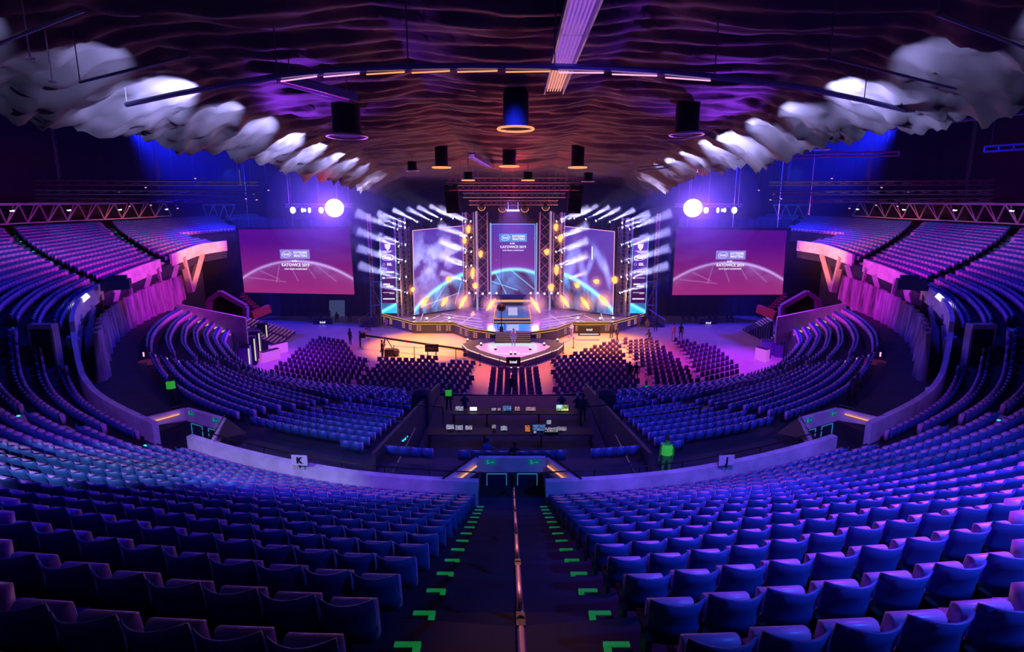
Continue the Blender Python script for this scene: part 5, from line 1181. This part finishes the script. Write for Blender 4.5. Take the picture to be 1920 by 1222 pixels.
# ------------------------------------------------------------------ hanging fixtures
def Zc(px, py, h): return atZ(px, py, CZ + h)
def hang(b, p, r=.02, oz=0): return b.tube(p, Vector((p.x, p.y, CZ + 12 - oz)), r, 4)
M['dim_steel'] = mat('dim_steel', (.05, .05, .12), .5, .3); M['fx_violet'] = glow('fx_violet', (.42, .12, .85), .75); M['fx_orange'] = glow('fx_orange', (1, .35, .25), 1.0); M['fx_magenta'] = glow('fx_magenta', (.5, .03, .5), .8); M['fx_blue'] = mat('fx_blue', (.3, .35, .7), .3, .4)  # glows imitate coloured light reflected by the fixture tubes
def batten(a, c, w, segs, label, mats_, cap=False, tubes=5):
    root = thing('linear_light', (a + c) / 2, label, 'light fixture'); o = root.location.copy(); d = (c - a); n = Vector((d.y, -d.x, 0)).normalized()
    bb = MB(); bb.slab([a - n * w / 2 - o + Vector((0, 0, .12)), c - n * w / 2 - o + Vector((0, 0, .12)), c + n * w / 2 - o + Vector((0, 0, .12)), a + n * w / 2 - o + Vector((0, 0, .12))], .12); bb.build('tray', M['fx_blue'], root)
    for s in (-1, 1): bb = MB(); bb.bar(a + n * s * w / 2 - o, c + n * s * w / 2 - o, .05, .22); bb.build('side_rail', M['fx_blue'], root)
    for i in range(segs):
        p, q = a + d * ((i + .04) / segs), a + d * ((i + .96) / segs)
        for k in range(tubes): t = (k + .5) / tubes - .5; bb = MB(); bb.tube(p + n * w * .82 * t - o, q + n * w * .82 * t - o, .028, 6); bb.build('glow_tube', mats_[min(i, len(mats_) - 1)], root)
    if cap: bb = MB(); bb.ring(a - o + Vector((0, 0, .0)), w * .28, w * .22, 16, 6, M=Matrix.Rotation(math.pi / 2, 3, 'X'), a0=0, a1=math.pi); bb.build('end_cap', M['fx_blue'], root)
    for t in (.1, .9): bb = MB(); hang(bb, a + d * t - o + Vector((0, 0, .1)), oz=o.z); bb.build('cable', M['steel'], root)
h = 4.6
batten(Zc(1108, -40, h), Zc(1038, 172, h), .75, 3, 'long louvred light fixture above the stairs, violet near and orange far', [M['fx_violet'], M['fx_violet'], M['fx_orange']], tubes=6)
batten(Zc(528, 150, h), Zc(662, 186, h), .5, 2, 'magenta lit linear fixture with rounded end cap hanging upper left', [M['fx_magenta'], M['fx_magenta']], True, 4)
batten(Zc(884, 292, 3.6), Zc(922, 314, 3.6), .5, 1, 'short violet linear fixture in front of the stage rig', [M['fx_violet']], tubes=3)
def blue_batten(a, c, w, label, white=False):
    root = thing('linear_light', (a + c) / 2, label, 'light fixture'); o = root.location.copy(); m = M['truss'] if white else M['fx_blue']
    for s in (-1, 1): bb = MB(); bb.tube(a + Vector((0, 0, s * w / 2)) - o, c + Vector((0, 0, s * w / 2)) - o, .07, 8); bb.build('rail', m, root)
    bb = MB(); [bb.tube(a + (c - a) * t + Vector((0, 0, -w / 2)) - o, a + (c - a) * t + Vector((0, 0, w / 2)) - o, .05, 6) for t in (0, .25, .5, .75, 1)]; bb.build('bracket', m, root)
    for t in (.1, .9): bb = MB(); hang(bb, a + (c - a) * t - o + Vector((0, 0, w / 2)), oz=o.z); bb.build('cable', M['steel'], root)
blue_batten(Zc(1668, 236, 4.2), Zc(1990, 196, 4.2), .35, 'long blue lit rail fixture at the upper right edge')
blue_batten(atY(1432, 293, 44), atY(1686, 288, 40), .3, 'long faint blue rail fixture above the right tier')
blue_batten(atY(1846, 280, 30), atY(1960, 272, 28), .3, 'short faint blue rail fixture at the far right edge')
blue_batten(atY(490, 257, 36), atY(722, 286, 46), .35, 'white lit double rail fixture on the left below the fabric', True)
blue_batten(atY(1195, 318, 46), atY(1322, 303, 44), .3, 'white lit rail fixture on the right of the stage rig', True)
def pipe(pts, h, r, m, name, label, lights=False):
    P_ = [Zc(x, y, h) for x, y in pts]; root = thing(name, P_[len(P_) // 2], label, 'pipe'); o = root.location.copy(); bb = MB(); bb.path([p - o for p in P_], r, 8); bb.build('pipe', m, root)
    if lights:
        for i, (p, q) in enumerate(zip(P_[:-1], P_[1:])):
            if not 3 <= i <= 11: continue
            bb = MB(); bb.tube(p + (q - p) * .08 - o - Vector((0, 0, .16)), p + (q - p) * .92 - o - Vector((0, 0, .13)), .022, 6); bb.build('glow_tube', M['orange_light'] if 5 <= i <= 8 else M['pink_light'], root)
    for i in range(0, len(P_), 3): bb = MB(); hang(bb, P_[i] - o, oz=o.z); bb.build('cable', M['steel'], root)
pipe([(238, 196), (330, 176), (440, 156), (520, 143), (600, 134), (680, 129), (765, 126), (850, 124), (940, 124), (1040, 125), (1140, 128), (1240, 134), (1340, 144), (1430, 154), (1500, 163), (1620, 188), (1732, 215)], 4.0, .10, M['fx_blue'], 'curved_pipe', 'long curved lighting pipe crossing the whole ceiling', True)
for i, (a, c, nm) in enumerate((((-10, 84), (157, 18), 'upper left corner'), ((150, 154), (356, 104), 'left below the first white folds'), ((1758, 26), (1940, 96), 'upper right corner'), ((1556, 108), (1792, 166), 'right below the white folds'))):
    pipe([a, ((a[0] + c[0]) / 2, (a[1] + c[1]) / 2), c], 3.9, .045, M['steel'], 'straight_pipe', f'thin straight pipe at the {nm}')
for i, (px, y0, y1, Y, ds) in enumerate(((82, 45, 152, 16, 'far left'), (44, 28, 108, 14, 'leftmost'), (358, 205, 275, 30, 'left of the white folds'), (417, 240, 278, 33, 'left centre'), (636, 272, 320, 44, 'above the left blinder lamp'), (445, 282, 345, 36, 'dim left'), (1512, 178, 262, 28, 'right above the big ring'), (1312, 258, 322, 42, 'right beside the rig'), (1318, 300, 358, 46, 'above the right blinder lamp'), (1341, 240, 312, 42, 'right of the white folds'), (1361, 240, 302, 40, 'second right of the white folds'), (1371, 238, 272, 38, 'third right of the white folds'), (1523, 340, 402, 50, 'low right'), (1873, 40, 92, 18, 'far right'), (1899, 50, 100, 18, 'rightmost'), (1565, 190, 246, 30, 'right pair'), (1427, 272, 312, 42, 'right at the blue rail'))):
    a, c = atY(px, y0, Y), atY(px, y1, Y); c.x = a.x; c.y = a.y; root = thing('hanging_rod', c, f'thin pale hanging rod, {ds}', 'hanging rod'); bb = MB(); bb.tube((0, 0, 0), (0, 0, CZ + 12 - c.z), .03 if Y > 25 else .02, 5); bb.build('rod', M['truss'], root); bb = MB(); bb.box((0, 0, -.02), (.14, .14, .04)); bb.build('foot', M['truss'], root)
for i, (px, y0, y1, r_, h_, duct, ds) in enumerate(((967, 172, 242, 33, 3.6, 1, 'large centre'), (651, 190, 256, 36, 3.6, 1, 'large left'), (1287, 190, 252, 30, 3.6, 1, 'large right'), (828, 284, 314, 17, 3.1, 1, 'small left of the rig'), (955, 282, 312, 18, 3.1, 1, 'small centre above the rig'), (1083, 284, 314, 17, 3.1, 1, 'small right of the rig'), (1527, 280, 280, 26, 3.4, 0, 'lone right'), (773, 318, 320, 12, 3.0, 1, 'far left small'), (878, 330, 338, 12, 2.4, 1, 'far centre left'), (990, 330, 338, 12, 2.4, 1, 'far centre right'), (1103, 332, 340, 12, 2.2, 1, 'far right small'))):
    c = Zc(px, y1, h_); R = r_ / 900 * c.y * .98; root = thing('ring_loudspeaker' if duct else 'hanging_ring', c, f'{ds} hanging ' + ('black drum with a lit ring below' if duct else 'bare ring on a cable'), 'loudspeaker' if duct else 'ring')
    bb = MB(); bb.ring((0, 0, 0), R, .055, 40, 6); bb.build('ring', M['orange_light'] if duct and abs(px - 960) < 140 else M['truss'], root, smooth=True)
    if duct:
        top = Zc(px, y0, h_ + 1).z; H = 2.6 if y1 - y0 > 50 else 1.9 if y1 - y0 > 12 else .8; bb = MB(); bb.tube((0, 0, .05), (0, 0, H), R * .70, 20); bb.build('drum', M['blackcloth'], root)
        for k in range(3): a = 2.1 * k; bb = MB(); bb.tube((R * math.cos(a), R * math.sin(a), 0), (R * .6 * math.cos(a), R * .6 * math.sin(a), .3), .02, 4); bb.build('arm', M['black'], root)
        bb = MB(); bb.tube((0, 0, H), (0, 0, CZ + 12 - c.z), .03, 5); bb.build('cable', M['steel'], root)
    else: bb = MB(); bb.tube((-R * .9, 0, 0), (-R * .9, 0, 2.4), .05, 5); bb.build('cable', M['truss'], root)
# small pink aimed lamps on the upper ring
for sd, nm in ((-1, 'left'), (1, 'right')):
    for i, (x, y) in enumerate(((200, 366), (220, 354), (270, 345), (240, 380), (280, 378), (330, 384), (363, 328), (458, 366), (472, 358), (478, 368), (500, 350))):
        X_ = x if sd < 0 else 1926 - x; c = atY(X_, y, 52); r = thing('aimed_spotlight', c, f'{ordn(i + 1)} tiny pink lamp from the outside in the {nm} roof rigging', 'spotlight'); bb = MB(); bb.tube((0, 0, 0), (sd * -.2, -.1, -.35), .10, 8); bb.build('housing', M['black'], r); bb = MB(); bb.ball((sd * -.21, -.11, -.37), .1, 8, 5, sc=(1, 1, .5)); bb.build('lens', M['pink_light'], r); bb = MB(); bb.tube((0, 0, 0), (0, 0, CZ + 12 - c.z), .015, 3); bb.build('cable', M['black'], r)
    for j, (ya, Ya) in enumerate(((344, 50), (362, 52), (377, 54))):
        b = MB(); p, q = atY(963 + sd * 480, ya, Ya), atY(963 + sd * 900, ya - 2, Ya - 12); b.truss(p, q, .35, .05, step=1.2); [hang(b, p + (q - p) * t) for t in (.1, .5, .9)]; solo(b, 'roof_truss', M['dim_steel'], f'{ordn(j + 1)} dim roof truss from the top on the {nm} side', 'truss')

# ------------------------------------------------------------------ stage lamps, flames and haze
def vol(name, col, dens, aniso=0.0):
    m = bpy.data.materials.new(name); m.use_nodes = True; nt = m.node_tree; nt.nodes.clear()
    s = nt.nodes.new('ShaderNodeVolumeScatter'); s.inputs['Density'].default_value = dens; s.inputs['Anisotropy'].default_value = aniso; s.inputs['Color'].default_value = (*col, 1)
    o = nt.nodes.new('ShaderNodeOutputMaterial'); nt.links.new(s.outputs[0], o.inputs[1]); return m
b = MB(); b.box((0, 61, 12.6), (88, 26, 24.8)); tag(recenter(b.build('stage_haze', vol('haze', (.8, .85, 1), .004))), 'thin blue haze filling the stage end of the arena', 'haze', kind='stuff')
M['halo_haze'] = vol('halo_haze', (.8, .75, 1), .008)  # denser haze balls added around the blinders to make their halo
M['flame_haze'] = vol('flame_haze', (1, .9, .9), .075)  # haze balls added so a glow shows around each flame
M['beam_haze'] = vol('beam_haze', (.95, .95, 1), .16)  # dense haze cones added to make each beam visible
def moving_head(p, d, side, idx, row, L=4.5, power=17000, col=(.50, .50, 1), cone=13):
    d = Vector(d).normalized(); r = thing('moving_head_light', p, f'{ordn(idx)} beam lamp from the top {row} stage {side}' if 'above' not in row else f'{ordn(idx)} beam lamp from the outside {row} on the {side}', 'stage light', f'beam lamps {row} {side}')
    q = d.to_track_quat('Z', 'Y').to_matrix(); bb = MB(); bb.tube(-d * .28, d * .02, .10, 10, .14); bb.box((0, .12, 0), (.34, .1, .12)); bb.build('head', M['black'], r)
    bb = MB(); bb.tube(d * .02, d * .05, .12, 10); bb.build('lens', M['lamp_white'], r)
    r0 = .10; r1 = r0 + L * math.tan(math.radians(cone / 2)) * 1.02; bb = MB(); bb.tube(d * .07, d * L, r0, 12, r1); o = bb.build('beam_haze_cone', M['beam_haze'], r)
    lamp('beam_spot', 'SPOT', Vector(p) + d * .08, col, power, .04, to=Vector(p) + d * 5, cone=cone, blend=.5)
for sd, nm in ((-1, 'left'), (1, 'right')):
    X = lambda x: 963 + sd * (963 - x)
    D = Vector((sd * 1.0, -.55, .46))
    for i, (x, y) in enumerate(((883, 415), (884, 445), (884, 472), (884, 498))): moving_head(atY(X(x), y, 59.3), D, nm, i + 1, 'of the inner column by the red tower')
    for i, (x, y) in enumerate(((873, 416), (872, 445), (873, 473), (874, 500), (874, 527))): moving_head(atY(X(x), y, 59.3), D, nm, i + 1, 'of the outer column by the red tower', L=3.6)
    for i, (x, y) in enumerate(((746, 430), (748, 462), (748, 492), (750, 523))): moving_head(atY(X(x), y, 55.8), D, nm, i + 1, 'of the outermost tower', L=5, power=19000)
    for i, (x, y) in enumerate(((760, 418), (760, 427), (761, 459), (761, 490), (762, 519), (764, 549))): moving_head(atY(X(x), y, 56.4), D, nm, i + 1, 'of the second outer tower', L=3.4, power=19000)
    for i, (x, y) in enumerate(((783, 416), (809, 414), (828, 411), (850, 409))): moving_head(atY(X(x), y, 56.5), D + Vector((0, 0, .12)), nm, i + 1, 'above the side LED wall', L=3.2, power=21000)
    for i, (x, y) in enumerate(((880, 551), (892, 551), (905, 552), (918, 551), (931, 551))): 
        p = atY(X(x), y, 59.0); p.z = max(p.z, DZ + .2); r = thing('floor_lamp', p, f'{ordn(i + 1)} small glowing lamp from the outside at the back of the {nm} deck', 'stage light'); bb = MB(); bb.ball((0, 0, .1), .12, 10, 6); bb.build('lens', M['lamp_cool'], r); bb = MB(); bb.box((0, .1, 0), (.3, .2, .2)); bb.build('housing', M['black'], r)
    for i, (x, y) in enumerate(((776, 597), (800, 598), (842, 597))):
        p = dz(X(x), y + 3); r = thing('floor_lamp', p + Vector((0, .2, .0)), f'{ordn(i + 1)} bright white floor lamp from the outside on the {nm} front edge of the deck', 'stage light'); bb = MB(); bb.ball((0, 0, .22), .13, 10, 6); bb.build('lens', M['lamp_white'], r); bb = MB(); bb.box((0, .05, .08), (.26, .26, .16)); bb.build('housing', M['black'], r)
    for i, (x, y) in enumerate(((903, 386), (942, 389))):
        p = atY(X(x), y, 59); r = thing('wash_light', p, f'{("outer", "inner")[i]} big dark wash light hanging under the rear roof truss on the {nm}', 'stage light'); bb = MB(); bb.ball((0, 0, 0), .42, 12, 8, sc=(1, .8, 1.1)); bb.box((0, .1, .5), (.5, .4, .2)); bb.build('housing', M['black'], r); bb = MB(); bb.ring((0, -.1, -.1), .45, .03, 20, 5, M=Matrix.Rotation(math.pi / 2, 3, 'X'), a0=math.pi, a1=2 * math.pi); bb.build('yoke', M['orange_light'], r)  # yoke given a glow in place of orange light on its rim
    # blinder and the row of lamps next to it
    P_ = atY(X(627), 390, 57); r = thing('blinder_lamp', P_, f'blazing white violet blinder lamp above the {nm} big screen', 'stage light'); bb = MB(); bb.ball((0, 0, 0), 1.05, 24, 14); bb.build('glare_ball', M['burst'], r, smooth=True)  # oversized glowing ball imitates the blown-out glare of the lamp
    bb = MB(); bb.box((0, .85, 0), (.9, .5, .9)); bb.build('housing', M['black'], r); bb = MB(); bb.tube((0, .85, .3), (0, .85, CZ + 12 - P_.z), .03, 4); bb.build('cable', M['steel'], r)
    lamp('blinder', 'POINT', P_ + Vector((0, -1.3, 0)), (.24, .06, 1), 4200, .15)
    [MB().ball((0, -1.4, 0), rr, 36, 24).build('light_halo_haze', M['halo_haze'], r) for rr in (1.9, 2.8, 3.9, 5.2, 6.6)]
    for i, (x, w, h) in enumerate(((549, 5, 6), (567, 2.4, 4), (572, 1.6, 3), (580, 2.6, 5), (602, 4.5, 5.5))):
        p = atY(X(x), 394, 57); r = thing('moving_head_light', p, f'{ordn(i + 1)} half turned lamp from the outside in the row above the {nm} screen', 'stage light'); s_ = 57 / 900; bb = MB(); bb.ball((0, 0, 0), s_, 10, 8, sc=(w, 2, h)); bb.build('lens', M['lamp_white'], r); bb = MB(); bb.box((0, .35, h * s_ * .3), (w * s_ * 2.2, .4, h * s_ * 2)); bb.tube((0, .35, .3), (0, .35, .62), .05, 5); bb.build('housing', M['black'], r)
    b = MB(); p, q = atY(X(536), 385, 57.4), atY(X(660), 385, 57.4); b.truss(p, q, .35, .035); [hang(b, p + (q - p) * t) for t in (.05, .5, .95)]; solo(b, 'roof_truss', M['red_lit_truss'], f'short truss carrying the lamps above the {nm} screen', 'truss')
# flames
def flame_mat():
    m = bpy.data.materials.new('flame'); m.use_nodes = True; nt = m.node_tree; nt.nodes.clear()
    lw = nt.nodes.new('ShaderNodeLayerWeight'); lw.inputs[0].default_value = .35; e = nt.nodes.new('ShaderNodeEmission'); e.inputs[0].default_value = (1, .17, .02, 1); e.inputs[1].default_value = 4.0
    t = nt.nodes.new('ShaderNodeBsdfTransparent'); mx = nt.nodes.new('ShaderNodeMixShader'); nt.links.new(lw.outputs['Facing'], mx.inputs[0]); nt.links.new(e.outputs[0], mx.inputs[1]); nt.links.new(t.outputs[0], mx.inputs[2])
    o = nt.nodes.new('ShaderNodeOutputMaterial'); nt.links.new(mx.outputs[0], o.inputs[0]); return m
M['flame'] = flame_mat(); M['flame_core'] = glow('flame_core', (1, .66, .34), 3.2)
def flame(p, d, L, w, label, jet=True, power=60):
    r = thing('flame_jet' if jet else 'flame_burst', p, label, 'flame'); d = Vector(d).normalized(); q = d.to_track_quat('Z', 'Y').to_matrix()
    for nm_, k, m in (('flame_body', 1.0, M['flame']), ('flame_core', .66, M['flame_core'])):
        b = MB(); n, mm = 12, 9; vs = []
        for i in range(mm + 1):
            t = i / mm; rad = w * k * (math.sin(math.pi * min(1, t * 1.02 + .02)) ** .6) * (1 + .22 * math.sin(5 * t + k * 3)); c = Vector(d) * (L * (t * (1 if k == 1 else .8) + (.0 if k == 1 else .08)))
            for j in range(n): a = 2 * math.pi * j / n; rr = rad * (1 + .18 * math.sin(3 * a + 7 * t)); vs.append(c + q @ Vector((rr * math.cos(a), rr * math.sin(a), 0)))
        b.add(vs, [(i * n + j, i * n + (j + 1) % n, (i + 1) * n + (j + 1) % n, (i + 1) * n + j) for i in range(mm) for j in range(n)]); b.build(nm_, m, r, smooth=True)
    [MB().ball(d * L * .5, max(.75, L * .7) * kk, 16, 12).build('flame_glow_haze', M['flame_haze'], r) for kk in (.55, .8, 1.05)]
    if power: lamp('flame_light', 'POINT', Vector(p) + d * L * .5 + Vector((0, -.4, .0)), (1, .38, .10), power, .4)
for i, (x0_, y0_, x1_, y1_) in enumerate(((790, 576, 803, 556), (828, 574, 840, 556), (861, 578, 876, 552), (912, 582, 930, 559))):
    a = atY(x0_, y0_, 56.0); c = atY(x1_, y1_, 56.2); flame(a, c - a, (c - a).length, .27, f'{ordn(i + 1)} orange flame jet from the outside on the left of the deck', True, 260)
for i, (x0_, y0_, x1_, y1_) in enumerate(((1105, 580, 1089, 556), (1067, 576, 1050, 552), (1141, 574, 1124, 552), (1013, 586, 994, 556))):
    a = atY(x0_, y0_, 56.0); c = atY(x1_, y1_, 56.2); flame(a, c - a, (c - a).length, .27, f'{("second", "third", "first", "fourth")[i]} orange flame jet from the outside on the right of the deck', True, 260)
for i, (px, py, w, h, ds) in enumerate(((878, 432, .32, .9, 'high on the left red tower'), (871, 453, .3, .6, 'on the outer edge of the left red tower'), (901, 478, .32, .8, 'middle of the left wide tower'), (886, 515, .3, 1.3, 'low on the left red tower'), (891, 537, .42, .7, 'foot of the left red tower'), (841, 525, .38, .6, 'on the left LED wall'), (774, 544, .3, .5, 'lower outer corner of the left LED wall'), (1042, 428, .32, .8, 'high on the right red tower'), (1050, 449, .34, .8, 'outer edge of the right red tower'), (1025, 474, .4, .7, 'middle of the right wide tower'), (1043, 509, .36, 1.1, 'low on the right red tower'), (1033, 541, .46, .9, 'foot of the right red tower'), (1082, 536, .4, .6, 'lower middle of the right LED wall'), (1118, 529, .42, .5, 'right part of the right LED wall'), (1152, 527, .42, .8, 'outer edge of the right LED wall'), (887, 587, .2, .3, 'small one on the left deck'), (1042, 592, .22, .7, 'small one on the right deck'))):
    flame(atY(px, py + h * 6, 58.6 if abs(px - 963) < 110 else 55.7), (.05, 0, 1), h * 1.15, w * .95, f'round orange flame burst, {ds}', False, 110 if i < 15 else 30)
